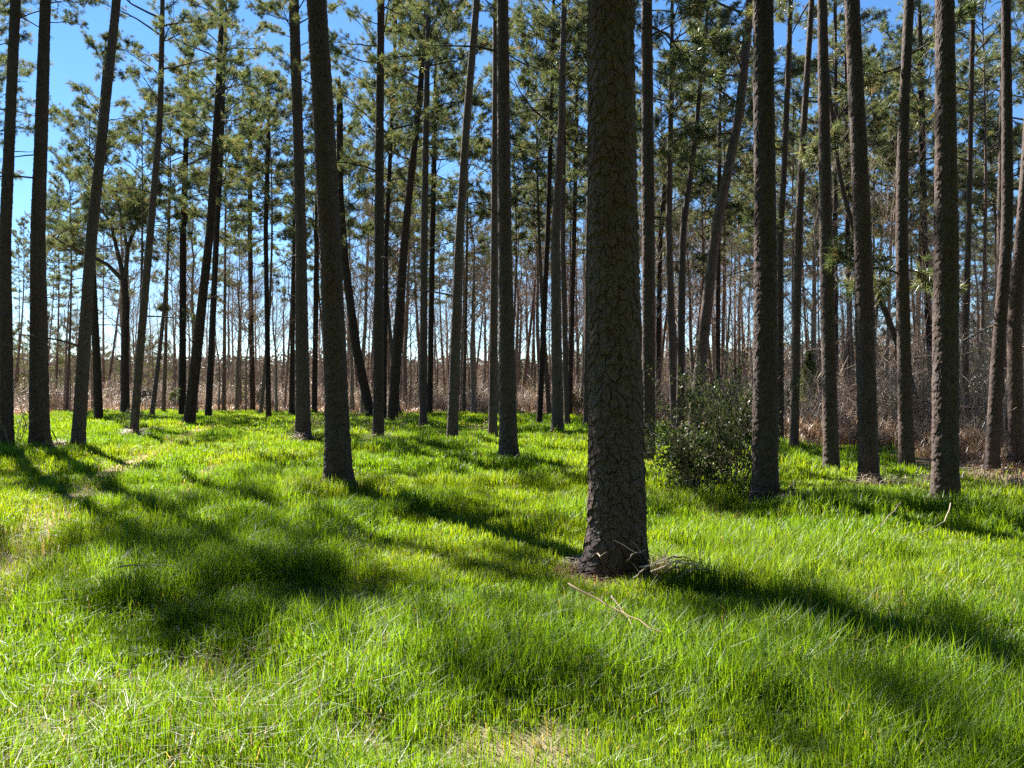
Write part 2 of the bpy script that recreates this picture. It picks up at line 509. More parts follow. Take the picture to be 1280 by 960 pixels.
def ground_material():
    m, t, out = new_mat('ground')
    tc = N(t, "ShaderNodeTexCoord")
    at = N(t, "ShaderNodeAttribute", attribute_name='tint')
    sep = N(t, "ShaderNodeSeparateColor")
    t.links.new(at.outputs['Color'], sep.inputs[0])
    n1 = N(t, "ShaderNodeTexNoise", Scale=6.0, Detail=8.0, Roughness=0.7)
    n2 = N(t, "ShaderNodeTexNoise", Scale=60.0, Detail=6.0, Roughness=0.7)
    for n in (n1, n2):
        t.links.new(tc.outputs['Object'], n.inputs['Vector'])
    litter = N(t, "ShaderNodeMix", data_type='RGBA')
    litter.inputs[6].default_value = (0.17, 0.105, 0.065, 1)
    litter.inputs[7].default_value = (0.34, 0.24, 0.155, 1)
    t.links.new(n2.outputs[0], litter.inputs[0])
    thatch = N(t, "ShaderNodeMix", data_type='RGBA')
    thatch.inputs[6].default_value = (0.050, 0.085, 0.018, 1)
    thatch.inputs[7].default_value = (0.11, 0.16, 0.035, 1)
    t.links.new(n2.outputs[0], thatch.inputs[0])
    straw = N(t, "ShaderNodeMix", data_type='RGBA')
    straw.inputs[6].default_value = (0.22, 0.155, 0.09, 1)
    straw.inputs[7].default_value = (0.50, 0.40, 0.25, 1)
    t.links.new(n2.outputs[0], straw.inputs[0])
    a = N(t, "ShaderNodeMix", data_type='RGBA')
    t.links.new(sep.outputs[1], a.inputs[0])
    t.links.new(thatch.outputs[2], a.inputs[6])
    t.links.new(straw.outputs[2], a.inputs[7])
    b = N(t, "ShaderNodeMix", data_type='RGBA')
    t.links.new(sep.outputs[0], b.inputs[0])
    t.links.new(litter.outputs[2], b.inputs[6])
    t.links.new(a.outputs[2], b.inputs[7])
    bs = N(t, "ShaderNodeBsdfPrincipled", Roughness=0.95)
    bs.inputs['Specular IOR Level'].default_value = 0.1
    t.links.new(b.outputs[2], bs.inputs['Base Color'])
    bp = N(t, "ShaderNodeBump", Strength=0.8, Distance=0.03)
    t.links.new(n2.outputs[0], bp.inputs['Height'])
    t.links.new(bp.outputs[0], bs.inputs['Normal'])
    t.links.new(bs.outputs[0], out.inputs['Surface'])
    return m


# ------------------------------------------------------------------ ground
def make_ground():
    u = np.linspace(-1, 1, 561)
    xs = np.sign(u) * (np.abs(u) ** 3.2 * 760 + np.abs(u) * 40)
    ys = xs + 8.0
    X, Y = np.meshgrid(xs, ys, indexing='ij')
    Z = ground_z(X, Y)
    n = len(u)
    v = np.stack([X, Y, Z], -1).reshape(-1, 3)
    i = np.arange(n - 1)[:, None] * n
    j = np.arange(n - 1)[None, :]
    q = np.stack([i + j, i + n + j, i + n + j + 1, i + j + 1], -1).reshape(-1, 4)
    c = np.zeros((len(v), 3), np.float32)
    c[:, 0] = lawn_mask(v[:, 0], v[:, 1])
    c[:, 1] = bare_mask(v[:, 0], v[:, 1])
    mb = MB()
    mb.add(v, q, c=c)
    g = mb.build('ground', ground_material(), smooth=True)
    tag(g, 'ground of grassy soil and brown leaf litter under the pines', kind='structure')


make_ground()


# ------------------------------------------------------------------ grass
def blades(mb, x, y, h, w, lean, curl, col, tipcol=None, az=None, lat=None):
    """five-point grass blades, all arrays; curl adds the drooping tip"""
    n = len(x)
    z = ground_z(x, y) - 0.006
    if az is None:
        az = rng.random(n) * 2 * math.pi
    dx, dy = np.cos(az), np.sin(az)                     # lean direction
    fa = az + math.pi / 2 + rng.normal(0, 0.5, n)       # width direction
    wx, wy = np.cos(fa) * w / 2, np.sin(fa) * w / 2
    m1 = lean * 0.35
    m2 = lean + curl
    b = np.stack([x, y, z], -1)
    wv = np.stack([wx, wy, np.zeros(n)], -1)
    mid = b + np.stack([dx * h * m1, dy * h * m1, h * 0.55], -1)
    zt = np.maximum(h * (1.0 - 0.45 * curl - 0.25 * lean), 0.01)
    tip = b + np.stack([dx * h * m2, dy * h * m2, zt], -1)
    v = np.stack([b - wv, b + wv, mid + wv * 0.85, mid - wv * 0.85, tip], 1).reshape(-1, 3)
    k = np.arange(n)[:, None] * 5
    q = k + np.array([[0, 1, 2, 3]])
    t = k + np.array([[3, 2, 4]])
    tc = col if tipcol is None else tipcol
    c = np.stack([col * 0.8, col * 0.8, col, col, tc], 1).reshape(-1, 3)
    mb.add(v, q, t, c)


def grass_field():
    mb = MB()
    for (d0, d1, dens, wid, hk) in ((1.5, 4.0, 4600, 0.0048, 1.0), (4.0, 7.5, 3300, 0.0062, 1.0), (7.5, 13, 1500, 0.0095, 1.0), (13, 24, 560, 0.017, 1.0), (24, 52, 190, 0.032, 0.95)):
        half = 0.78
        area = half * (d1 * d1 - d0 * d0) + 2.4 * (d1 - d0)
        n = int(area * dens)
        y = np.sqrt(rng.random(n) * (d1 * d1 - d0 * d0) + d0 * d0)
        x = (rng.random(n) * 2 - 1) * (half * y + 1.2)
        lm = lawn_mask(x, y)
        bm = bare_mask(x, y)
        keep = rng.random(n) < lm * (1 - 0.9 * bm)
        x, y, bm = x[keep], y[keep], bm[keep]
        n = len(x)
        big = fbm(x / 1.1 + 2, y / 1.1 + 7, 3)
        tuft = fbm(x / 0.16, y / 0.16, 2)
        tall = smooth(0.42, 0.66, big)
        h = (0.115 + 0.165 * tall + 0.10 * (tuft - 0.5)) * (0.7 + 0.55 * rng.random(n)) * (1 - 0.45 * bm) * hk
        h = np.maximum(h, 0.03)
        lean = np.abs(rng.normal(0.12, 0.16, n))
        curl = np.where(rng.random(n) < 0.3, rng.random(n) * 0.75, rng.random(n) * 0.22)
        w = wid * (0.7 + 0.6 * rng.random(n))
        hue = fbm(x / 2.3 + 11, y / 2.3 + 4, 2)[:, None]
        g1, g2, g3 = np.array([0.140, 0.275, 0.018]), np.array([0.230, 0.340, 0.020]), np.array([0.100, 0.225, 0.022])
        k = 0.8 * smooth(0.38, 0.72, hue)
        col = g1 * (1 - k) + g2 * k
        k3 = (rng.random((n, 1)) < 0.22)
        col = np.where(k3, g3, col) * (0.68 + 0.55 * rng.random((n, 1)))
        dry = rng.random(n) < (0.02 + 0.24 * bm)
        dc = np.array([0.34, 0.29, 0.17]) * (0.6 + 0.6 * rng.random((n, 1)))
        col = np.where(dry[:, None], dc, col)
        lean = np.where(dry, lean + rng.random(n) * 0.9, lean)
        curl = np.where(dry, curl + 0.4 * rng.random(n), curl)
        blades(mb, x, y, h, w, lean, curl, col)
    # dead straw and pine needles lying in the thin patches
    n = 16000
    y = np.sqrt(rng.random(n) * (20 ** 2 - 2) + 2)
    x = (rng.random(n) * 2 - 1) * (0.78 * y + 1)
    keep = rng.random(n) < (0.04 + bare_mask(x, y)) * lawn_mask(x, y)
    x, y = x[keep], y[keep]
    n = len(x)
    dc = np.array([0.38, 0.29, 0.17]) * (0.5 + 0.7 * rng.random((n, 1)))
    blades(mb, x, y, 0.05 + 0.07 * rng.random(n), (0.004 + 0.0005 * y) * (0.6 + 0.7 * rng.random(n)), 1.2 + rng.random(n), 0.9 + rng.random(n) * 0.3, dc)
    # a ring of shed needles and bark bits at the foot of the nearer pines
    for fx, fy, fr in _feet:
        n = int(420 if fy < 9 else 170)
        a = rng.random(n) * 2 * math.pi
        q = fr * (1.0 + np.abs(rng.normal(0, 0.9, n))) + 0.03
        dc = np.where(rng.random((n, 1)) < .5, np.array([.30, .20, .12]), np.array([.42, .33, .22])) * (0.5 + 0.7 * rng.random((n, 1)))
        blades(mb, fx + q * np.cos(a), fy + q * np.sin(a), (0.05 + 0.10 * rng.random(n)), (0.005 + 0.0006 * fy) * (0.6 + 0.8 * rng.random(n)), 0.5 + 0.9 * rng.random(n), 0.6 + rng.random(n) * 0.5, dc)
    g = mb.build('grass', M_GRASS)
    tag(g, 'bright green ankle-high grass covering the clearing', 'grass', kind='stuff')


grass_field()


# ------------------------------------------------------------------ pines
def bark_field(u, v, nu, cv, seed):
    """plates: u in 0..1 round the trunk (nu plates round), v in metres (plates cv tall).
    returns edge closeness 0..1 (1 = middle of plate), plate random, offset across the plate"""
    r = np.random.default_rng(seed)
    TJ = r.random((64, 512, 3))
    uu = u * nu
    vv = v / cv
    uu = uu + 0.35 * (vnoise(np.cos(u * 2 * math.pi) * 3 + vv * 0.8, np.sin(u * 2 * math.pi) * 3 + 50) - 0.5) * 2
    vv = vv + 0.6 * (vnoise(np.cos(u * 2 * math.pi) * 4 + 20, np.sin(u * 2 * math.pi) * 4 + vv * 0.5) - 0.5) * 2
    iu, iv = np.floor(uu).astype(int), np.floor(vv).astype(int)
    f1 = np.full(u.shape, 9.0)
    f2 = np.full(u.shape, 9.0)
    rid = np.zeros(u.shape)
    oy = np.zeros(u.shape)
    for a in (-1, 0, 1):
        for b in (-1, 0, 1):
            ci, cj = iu + a, iv + b
            J = TJ[np.mod(ci, nu) % 64, np.mod(cj, 512)]
            du = ci + 0.12 + 0.76 * J[..., 0] - uu
            dv = cj + 0.12 + 0.76 * J[..., 1] - vv
            d = np.maximum(np.abs(du), np.abs(dv)) * 0.55 + 0.45 * np.sqrt(du * du + dv * dv)
            less = d < f1
            f2 = np.where(less, f1, np.minimum(f2, d))
            rid = np.where(less, J[..., 2], rid)
            oy = np.where(less, dv, oy)
            f1 = np.where(less, d, f1)
    return np.clip((f2 - f1), 0, 1), rid, oy


def trunk_mesh(path, rad, d, seed, flare=0.35, knots=True, root_side=None):
    """path: function z -> (x, y); rad: function z -> radius; plated bark is real relief"""
    H = path['H']
    top_vis = EYE + d * (YH + 40) / FPX                    # what the frame shows of it, then coarser
    px = d / (FPX * 0.8)
    r0 = rad(np.array([1.5]))[0]
    if d < 9:
        nt_, dz = 288, 0.0075
    elif d < 22:
        nt_, dz = int(np.clip(2 * math.pi * r0 / (px * 0.8), 48, 120)), px * 0.9
    elif d < 42:
        nt_, dz = 22, 0.09
    else:
        nt_, dz = 10, 0.5
    z1 = np.arange(-0.15, min(top_vis, H), dz)
    z2 = np.arange(z1[-1] + 0.35, H, 0.5) if z1[-1] + 0.35 < H else np.zeros(0)
    z = np.concatenate([z1, z2, [H]])
    u = np.arange(nt_) / nt_
    U, Z = np.meshgrid(u, z, indexing='xy')
    nz = len(z)
    nu = int(np.clip(round(2 * math.pi * r0 / 0.062), 9, 40))
    nl_ = int(np.clip(round(2 * math.pi * r0 / 0.098), 6, 30))
    nl_ = int(nl_ * 1.2)
    e, rid, oy = bark_field(U, Z, nl_, 0.125, seed)
    e2, rid2, oy2 = bark_field(U, Z, int(nl_ * 1.6), 0.060, seed + 1)
    rag = 0.10 * (fbm(U * nl_ * 4.0, Z * 34, 3) - 0.5)
    plate = smooth(-0.01, 0.10, e + rag)
    flake = smooth(-0.02, 0.10, e2 + rag)
    amp = 0.015 if d < 22 else 0.011
    th = U * 2 * math.pi
    rr = rad(z)[:, None] * np.ones_like(U)
    lump = (vnoise(np.cos(th) * 1.3 + seed, np.sin(th) * 1.3 + Z * 0.5) - 0.5) * 0.10
    rootn = 0.55 + 0.9 * vnoise(np.cos(th) * 2.2 + seed * 3, np.sin(th) * 2.2 + 7)
    fl = flare * np.exp(-np.maximum(Z, 0) / 0.16) * rootn
    if root_side is not None:
        fl = fl + 0.42 * np.exp(-np.maximum(Z, 0) / 0.20) * np.maximum(0, np.cos(th - root_side)) ** 3
    rr = rr * (1 + lump + fl)
    fine = (fbm(U * nl_ * 7.0, Z * 55, 3) - 0.5)
    dsp = 0.7 * amp * (plate - 0.7) + 0.010 * (rid - 0.5) * plate + 0.011 * (rid2 - 0.5) * plate + 0.009 * oy * plate + 0.005 * oy2 * plate + 0.004 * (flake - 1) + 0.006 * fine
    k = np.clip(rr / 0.2, 0.25, 1.1)
    rr = rr + dsp * k
    cx, cy = path['xy'](z)
    v = np.stack([cx[:, None] + rr * np.cos(th), cy[:, None] + rr * np.sin(th), Z], -1).reshape(-1, 3)
    c = np.stack([0.25 + 0.55 * plate * (0.6 + 0.4 * flake) + 0.32 * (rid2 - 0.3) + 0.30 * fine, 0.5 * rid + 0.5 * rid2, e], -1).reshape(-1, 3)
    i = np.arange(nz - 1)[:, None] * nt_
    j = np.arange(nt_)[None, :]
    kk = (j + 1) % nt_
    q = np.stack([i + j, i + kk, i + nt_ + kk, i + nt_ + j], -1).reshape(-1, 4)
    mb = MB()
    mb.add(v, q, c=c)
    if knots and d < 45:
        r = np.random.default_rng(seed + 7)
        for _ in range(int(r.integers(3, 7))):              # dead branch stubs
            zz = r.uniform(2.5, max(3.5, path['hb']))
            a = r.uniform(0, 6.28)
            x0, y0 = path['xy'](np.array([zz]))
            L = r.choice([0.06, 0.10, 0.2]) if d < 15 else r.choice([0.12, 0.25, 0.5, 0.9, 1.5])
            q0 = np.array([x0[0], y0[0], zz])
            dr = np.array([math.cos(a), math.sin(a), r.uniform(-0.1, 0.4)])
            t = np.linspace(0, 1, 4)[:, None]
            pts = q0 + dr * (t * (L + rad(np.array([zz]))[0])) + np.array([0, 0, -0.2 * L]) * t ** 2 + r.normal(0, 0.02, (4, 3)) * t
            mb.tube(pts, np.array([1, .8, .6, .35]) * (0.010 + 0.012 * L), 5, (0.5, 0.2, 0.5))
    return mb.mesh('trunk', M_BARK if d < 30 else M_BARK_FAR, smooth=d >= 9)


def needle_tufts(mb, P, D, r, n=17, L=0.215, w=0.0175, spread=0.9, cols=None):
    """P, D: tuft centres and directions"""
    m = len(P)
    P = np.repeat(P, n, 0)
    D = np.repeat(D, n, 0)
    k = m * n
    off = r.normal(0, 1, (k, 3))
    off /= np.linalg.norm(off, axis=1)[:, None]
    dr = D + off * spread
    dr /= np.linalg.norm(dr, axis=1)[:, None] + 1e-9
    base = P - D * (r.random((k, 1)) * 0.12)
    ln = L * (0.7 + 0.5 * r.random((k, 1)))
    tip = base + dr * ln
    tip[:, 2] -= 0.02
    sd = np.cross(dr, r.normal(0, 1, (k, 3)))
    sd /= np.linalg.norm(sd, axis=1)[:, None] + 1e-9
    mid = base + dr * ln * 0.35
    v = np.stack([base, mid - sd * w / 2, tip, mid + sd * w / 2], 1).reshape(-1, 3)
    q = np.arange(k)[:, None] * 4 + np.array([[0, 1, 2, 3]])
    pal = np.array([[0.100, 0.130, 0.058], [0.140, 0.155, 0.070], [0.070, 0.105, 0.055], [0.180, 0.178, 0.085], [0.20, 0.135, 0.075]])
    pid = r.choice(5, m, p=[.36, .30, .19, .12, .03])
    c = np.repeat(pal[pid] * (0.8 + 0.4 * r.random((m, 1))), n, 0) * (0.85 + 0.3 * r.random((k, 1)))
    mb.add(v, q, None, np.repeat(c, 4, 0))


def rot_about(v, ax, a):
    return np.array(Quaternion(Vector(ax), a) @ Vector(v))


def bough(bm, P, D, r, p0, d0, L, r0, dens=1.0):
    """one pine limb with side shoots; collects tuft spots in P, D"""
    n = 7
    pts = [np.array(p0, float)]
    d = np.array(d0, float)
    d /= np.linalg.norm(d)
    for i in range(n - 1):
        d = d + r.normal(0, 0.13, 3) + np.array([0, 0, 0.05 if i > 2 else -0.03])
        d /= np.linalg.norm(d)
        pts.append(pts[-1] + d * L / (n - 1))
    pts = np.array(pts)
    bm.tube(pts, np.linspace(r0, 0.008, n), 5)
    ns = max(4, int(round(L * 3.5 * dens)))
    for s in range(ns + 1):
        f = 1.0 if s == ns else r.uniform(0.28, 0.98)
        x = f * (n - 1)
        i = min(int(x), n - 2)
        p = pts[i] + (pts[i + 1] - pts[i]) * (x - i)
        t = pts[i + 1] - pts[i]
        t /= np.linalg.norm(t)
        if s < ns:
            side = np.cross(t, [0, 0, 1])
            side /= np.linalg.norm(side) + 1e-9
            sg = 1 if s % 2 else -1
            dd = t * 0.7 + side * sg * r.uniform(0.4, 1.0) + np.array([0, 0, r.uniform(-0.15, 0.45)])
        else:
            dd = t
        dd /= np.linalg.norm(dd)
        sl_ = (0.25 + 0.42 * (1 - f) + 0.1) * min(L, 3.0) * r.uniform(0.55, 1.0) * 0.8
        sp = np.array([p, p + dd * sl_ * 0.5 + r.normal(0, 0.03, 3), p + dd * sl_ + np.array([0, 0, 0.06])])
        bm.tube(sp, [0.013, 0.009, 0.005], 3, cap=False)
        nk = int(r.integers(4, 8))
        for k in range(nk):
            g = 0.45 + 0.55 * (k + 1) / nk
            q = p + dd * sl_ * g
            e = dd * 0.7 + r.normal(0, 0.5, 3) + np.array([0, 0, 0.25])
            e /= np.linalg.norm(e)
            tl = r.uniform(0.08, 0.34)
            qe = q + e * tl
            if tl > 0.15:
                bm.tube(np.array([q, qe]), [0.006, 0.004], 3, cap=False)
            P.append(qe)
            D.append(e)
            if r.random() < 0.55:
                P.append(q + r.normal(0, 0.05, 3))
                D.append(e)


TUFTS = []


def pine_crown(seed, H, Rc, nl):
    r = np.random.default_rng(seed)
    bm, P, D = MB(), [], []
    az = r.uniform(0, 6.28)
    for i in range(nl):
        f = (i + r.random() * 0.8) / nl
        z = H * (0.02 + 0.95 * f ** 0.9)
        prof = np.interp(f, [0, 0.2, 0.5, 0.8, 1], [0.62, 0.95, 1.0, 0.65, 0.25])
        L = Rc * prof * r.uniform(0.5, 1.2)
        az += 2.4 + r.normal(0, 0.5)
        el = np.interp(f, [0, 0.4, 1], [0.05, 0.45, 1.05]) + r.normal(0, 0.15)
        d = np.array([math.cos(az) * math.cos(el), math.sin(az) * math.cos(el), math.sin(el)])
        bough(bm, P, D, r, (0, 0, z), d, L, 0.012 + 0.011 * L)
    nb = MB()
    needle_tufts(nb, np.array(P), np.array(D), r)
    TUFTS.append(np.array(P))
    return nb.mesh('crown', M_NEEDLE), bm.mesh('branchwork', M_PBRANCH)


CROWNS = [pine_crown(100 + i, *a) for i, a in enumerate([(12, 3.4, 33), (10.5, 3.0, 29), (13, 3.9, 36), (11, 2.7, 29), (12.5, 3.2, 32), (9.5, 2.6, 25), (11.5, 3.7, 29)])]
CROWN_H = [12, 10.5, 13, 11, 12.5, 9.5, 11.5]


def pine(label, pts, w, d=None, hb=None, H=None, crown=None, group='tall pines in the clearing', scale=1.0, flare=0.35, kids=None, root_side=None, seed=None, cs=1.0, rot=None):
    """pts: photo pixels of the trunk's middle from the base upward; w: trunk width in pixels at a few of them"""
    px = np.array(pts, float)
    if d is None:
        d = FPX * (EYE - 0.08) / (px[0, 1] - YH)
    seed = seed if seed is not None else int(abs(px[0, 0] * 7 + px[0, 1]))
    r = np.random.default_rng(seed)
    X = (px[:, 0] - CX) / FPX * d
    Zp = EYE + (YH - px[:, 1]) / FPX * d
    X0 = X[0]
    z0 = float(ground_z(X0, d))
    Zp = Zp - z0
    Zp[0] = 0.0
    wd = np.array(w if isinstance(w, (list, tuple)) else [w, w * 0.72], float)
    wz = np.interp(np.linspace(0, 1, len(wd)), np.linspace(0, 1, len(Zp)), Zp)
    wr = wd * d / FPX / 2
    hb = hb or r.uniform(7.8, 10.2)
    ci = crown if crown is not None else int(r.integers(0, len(CROWNS)))
    ch = CROWN_H[ci] * cs
    Ht = max(hb + ch, Zp[-1] + 1.0)
    slope = (X[-1] - X[-2]) / (Zp[-1] - Zp[-2])
    slope = float(np.clip(slope * 0.7, -0.12, 0.12))
    zz = np.append(Zp, Ht)
    xx = np.append(X - X0, X[-1] - X0 + slope * (Ht - Zp[-1]))
    # a smooth centre line through the measured points
    zs = np.linspace(0, Ht, 60)
    xs = np.interp(zs, zz, xx)
    for _ in range(3):
        xs[1:-1] = (xs[:-2] + 2 * xs[1:-1] + xs[2:]) / 4
    ydr = r.uniform(-0.03, 0.03)
    rz_ = np.append(wz, Ht)
    rr_ = np.append(wr, 0.03)
    rr_ = np.minimum.accumulate(rr_)
    path = {'H': Ht, 'hb': hb, 'xy': lambda z: (np.interp(z, zs, xs), ydr * np.maximum(z, 0))}
    rad = lambda z: np.maximum(np.interp(z, rz_, rr_), 0.02)
    root = thing('pine_tree', label, 'pine tree', (X0, d, z0), 0, group)
    obj('trunk', trunk_mesh(path, rad, d, seed, flare, d > 8, root_side), root)
    cxy = path['xy'](np.array([hb, Ht]))
    ax = Vector((cxy[0][1] - cxy[0][0], cxy[1][1] - cxy[1][0], Ht - hb)).normalized()
    c = obj('crown', CROWNS[ci][0], root)
    c.location = (cxy[0][0], cxy[1][0], hb)
    c.rotation_mode = 'QUATERNION'
    c.rotation_quaternion = ax.to_track_quat('Z', 'Y') @ Quaternion((0, 0, 1), r.uniform(0, 6.28) if rot is None else rot)
    c.scale = (cs, cs, cs)
    obj('branchwork', CROWNS[ci][1], c)
    return root, path, rad, d


CROWN_SET = {
    0: dict(crown=6, cs=0.50, hb=11.1, rot=0.12),
    1: dict(crown=0, cs=0.50, hb=10.5, rot=4.28),
    2: dict(crown=5, cs=0.85, hb=12.8, rot=2.13),
    3: dict(crown=5, cs=0.85, hb=9.9, rot=3.70),
    4: dict(crown=6, cs=0.62, hb=9.2, rot=1.44),
    5: dict(crown=3, cs=1.05, hb=10.6, rot=3.19),
    6: dict(crown=5, cs=0.95, hb=10.6, rot=4.43),
    7: dict(crown=4, cs=0.95, hb=10.5, rot=2.23),
    9: dict(crown=5, cs=0.85, hb=10.3, rot=5.69),
    10: dict(crown=6, cs=0.85, hb=10.8, rot=5.40),
    11: dict(crown=0, cs=0.50, hb=9.0, rot=6.15),
    12: dict(crown=3, cs=0.95, hb=8.4, rot=1.14),
    13: dict(crown=0, cs=0.75, hb=10.5, rot=3.76),
    14: dict(crown=5, cs=0.85, hb=7.9, rot=5.88),
    15: dict(crown=5, cs=0.62, hb=9.4, rot=0.49),
    16: dict(crown=6, cs=0.85, hb=9.0, rot=3.56),
    17: dict(crown=6, cs=0.85, hb=10.7, rot=1.95),
    18: dict(crown=1, cs=0.75, hb=10.6, rot=2.37),
    19: dict(crown=2, cs=0.95, hb=10.7, rot=6.07),
    20: dict(crown=5, cs=0.62, hb=11.7, rot=4.93),
    21: dict(crown=5, cs=0.50, hb=11.4, rot=5.72),
    22: dict(crown=3, cs=0.50, hb=10.1, rot=2.88),
    23: dict(crown=2, cs=0.95, hb=10.6, rot=0.65),
    24: dict(crown=4, cs=0.50, hb=11.5, rot=2.88),
    25: dict(crown=5, cs=0.88, hb=10.4, rot=5.52),
    26: dict(crown=6, cs=1.05, hb=9.7, rot=3.79),
    27: dict(crown=4, cs=0.75, hb=9.0, rot=0.61),
    28: dict(crown=4, cs=0.88, hb=10.6, rot=2.61),
    29: dict(crown=4, cs=0.50, hb=11.9, rot=5.79),
    30: dict(crown=4, cs=0.85, hb=8.2, rot=4.16),
    31: dict(crown=3, cs=0.88, hb=9.2, rot=1.70),
    32: dict(crown=6, cs=0.50, hb=10.6, rot=1.86),
    33: dict(crown=2, cs=0.85, hb=9.6, rot=4.05),
    34: dict(crown=1, cs=0.95, hb=10.6, rot=4.54),
    35: dict(crown=2, cs=0.85, hb=11.8, rot=0.02),
    36: dict(crown=4, cs=0.62, hb=11.0, rot=2.15),
    37: dict(crown=2, cs=0.88, hb=13.0, rot=1.63),
    38: dict(crown=5, cs=0.62, hb=12.8, rot=0.45),
    39: dict(crown=2, cs=0.95, hb=10.1, rot=2.46),
    40: dict(crown=3, cs=0.75, hb=11.0, rot=0.61),
    41: dict(crown=4, cs=0.85, hb=10.4, rot=4.82),
    42: dict(crown=1, cs=0.62, hb=12.0, rot=4.99),
    43: dict(crown=1, cs=0.88, hb=11.1, rot=4.62),
    44: dict(crown=2, cs=1.05, hb=8.6, rot=4.89),
    45: dict(crown=6, cs=0.88, hb=12.6, rot=0.49),
    46: dict(crown=6, cs=0.85, hb=12.6, rot=1.50),
    47: dict(crown=4, cs=0.85, hb=11.6, rot=1.26),
    48: dict(crown=6, cs=0.75, hb=12.2, rot=4.99),
    49: dict(crown=5, cs=0.50, hb=12.6, rot=0.66),
    50: dict(crown=6, cs=0.75, hb=9.0, rot=1.85),
    51: dict(crown=2, cs=0.85, hb=10.0, rot=2.82),
    52: dict(crown=0, cs=0.85, hb=11.4, rot=1.14),
}
BUILT = [pine(lab, pts, w, **{**kw, **CROWN_SET.get(i, {})}) for i, (lab, pts, w, kw) in enumerate(PINES)]


def add_bough(tree, px, py, ex, ey, dy, r_seed, dens=1.6):
    """a low green limb growing from the trunk at photo point (px, py) towards (ex, ey), dy metres in depth"""
    root, path, rad, d = tree
    r = np.random.default_rng(r_seed)
    z = EYE + (YH - py) / FPX * d - root.location.z
    x0, y0 = path['xy'](np.array([z]))
    p0 = np.array([x0[0], y0[0], z])
    e = np.array([(ex - CX) / FPX * d - root.location.x, y0[0] + dy, EYE + (YH - ey) / FPX * d - root.location.z])
    bm, P, D = MB(), [], []
    L = np.linalg.norm(e - p0)
    bough(bm, P, D, r, p0, e - p0, L, 0.012 + 0.008 * L, dens)
    b = bm.build('bough', M_PBRANCH, root)
    nb = MB()
    needle_tufts(nb, np.array(P), np.array(D), r, n=16)
    nb.build('needle_foliage', M_NEEDLE, b)


def tree_at(word):
    return next(t for t, p in zip(BUILT, PINES) if word in p[0])


for word, args in [("S bend", [(1124, 345, 1045, 338, -.5), (1124, 335, 1178, 345, .3), (1124, 352, 1085, 352, .5)]),
                   ("S bend", [(1126, 75, 1180, 50, -.4), (1126, 85, 1080, 95, .5)]),
                   ("sunlit left rim", [(812, 40, 880, 15, -.5), (812, 34, 775, 10, -.3), (812, 20, 900, 50, .6)]),
                   ("left of the right-leaning pine at the grass end", [(229, 386, 252, 392, -.6), (229, 390, 205, 386, -.3), (229, 482, 216, 488, -.4)]),
                   ("curved grey", [(905, 235, 850, 200, .6), (893, 290, 940, 250, .5), (918, 170, 860, 150, .4)]),
                   ("third trunk", []),
                   ("slender wavy", [(1000, 290, 960, 270, .5), (1004, 220, 1040, 190, -.5)]),
                   ("track's near side", [(268, 200, 300, 215, .4), (264, 280, 230, 262, -.5), (268, 215, 240, 205, .7)])]:
    for k, a in enumerate(args):
        add_bough(tree_at(word), *a, 900 + k + len(word))

# distant pines beyond the lawn: each its own object, sharing a few trunks and the crowns
FAR_TRUNKS = []
for k in range(5):
    r = np.random.default_rng(60 + k)
    Ht = 21.0
    bend = r.normal(0, 0.5)
    lean = r.normal(0, 0.035)
    path = {'H': Ht, 'hb': 9.0, 'xy': (lambda bend, lean: lambda z: (bend * np.sin(np.maximum(z, 0) / Ht * 3.0) + lean * np.maximum(z, 0), 0.3 * bend * np.sin(np.maximum(z, 0) / 9)))(bend, lean)}
    r0 = r.uniform(0.12, 0.17)
    me = trunk_mesh(path, lambda z, r0=r0: np.maximum(r0 * (1 - z / 23.0), 0.03), 60, 300 + k, 0.25, False)
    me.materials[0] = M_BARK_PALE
    FAR_TRUNKS.append((me, path))


def far_pine(px, d, label, group, r):
    x = (px - CX) / FPX * d
    z0 = float(ground_z(x, d))
    root = thing('pine_tree', label, 'pine tree', (x, d, z0 - 0.05), 0, group)
    me, path = FAR_TRUNKS[int(r.integers(0, 5))]
    s = r.uniform(0.75, 1.1)
    root.rotation_euler = (0, 0, r.uniform(0, 6.28))
    t = obj('trunk', me, root)
    t.scale = (s, s, s)
    ci = int(r.integers(0, len(CROWNS)))
    hb = r.uniform(8.3, 12.0) * s
    a = path['xy'](np.array([hb / s, 20.0]))
    c = obj('crown', CROWNS[ci][0], root)
    c.location = (a[0][0] * s, a[1][0] * s, hb)
    c.rotation_mode = 'QUATERNION'
    ax = Vector(((a[0][1] - a[0][0]) * s, (a[1][1] - a[1][0]) * s, 20 * s - hb)).normalized()
    c.rotation_quaternion = ax.to_track_quat('Z', 'Y') @ Quaternion((0, 0, 1), r.uniform(0, 6.28))
    cs = (21 * s - hb + 0.4) / CROWN_H[ci]
    c.scale = (cs * 0.95, cs * 0.95, cs)
    obj('branchwork', CROWNS[ci][1], c)


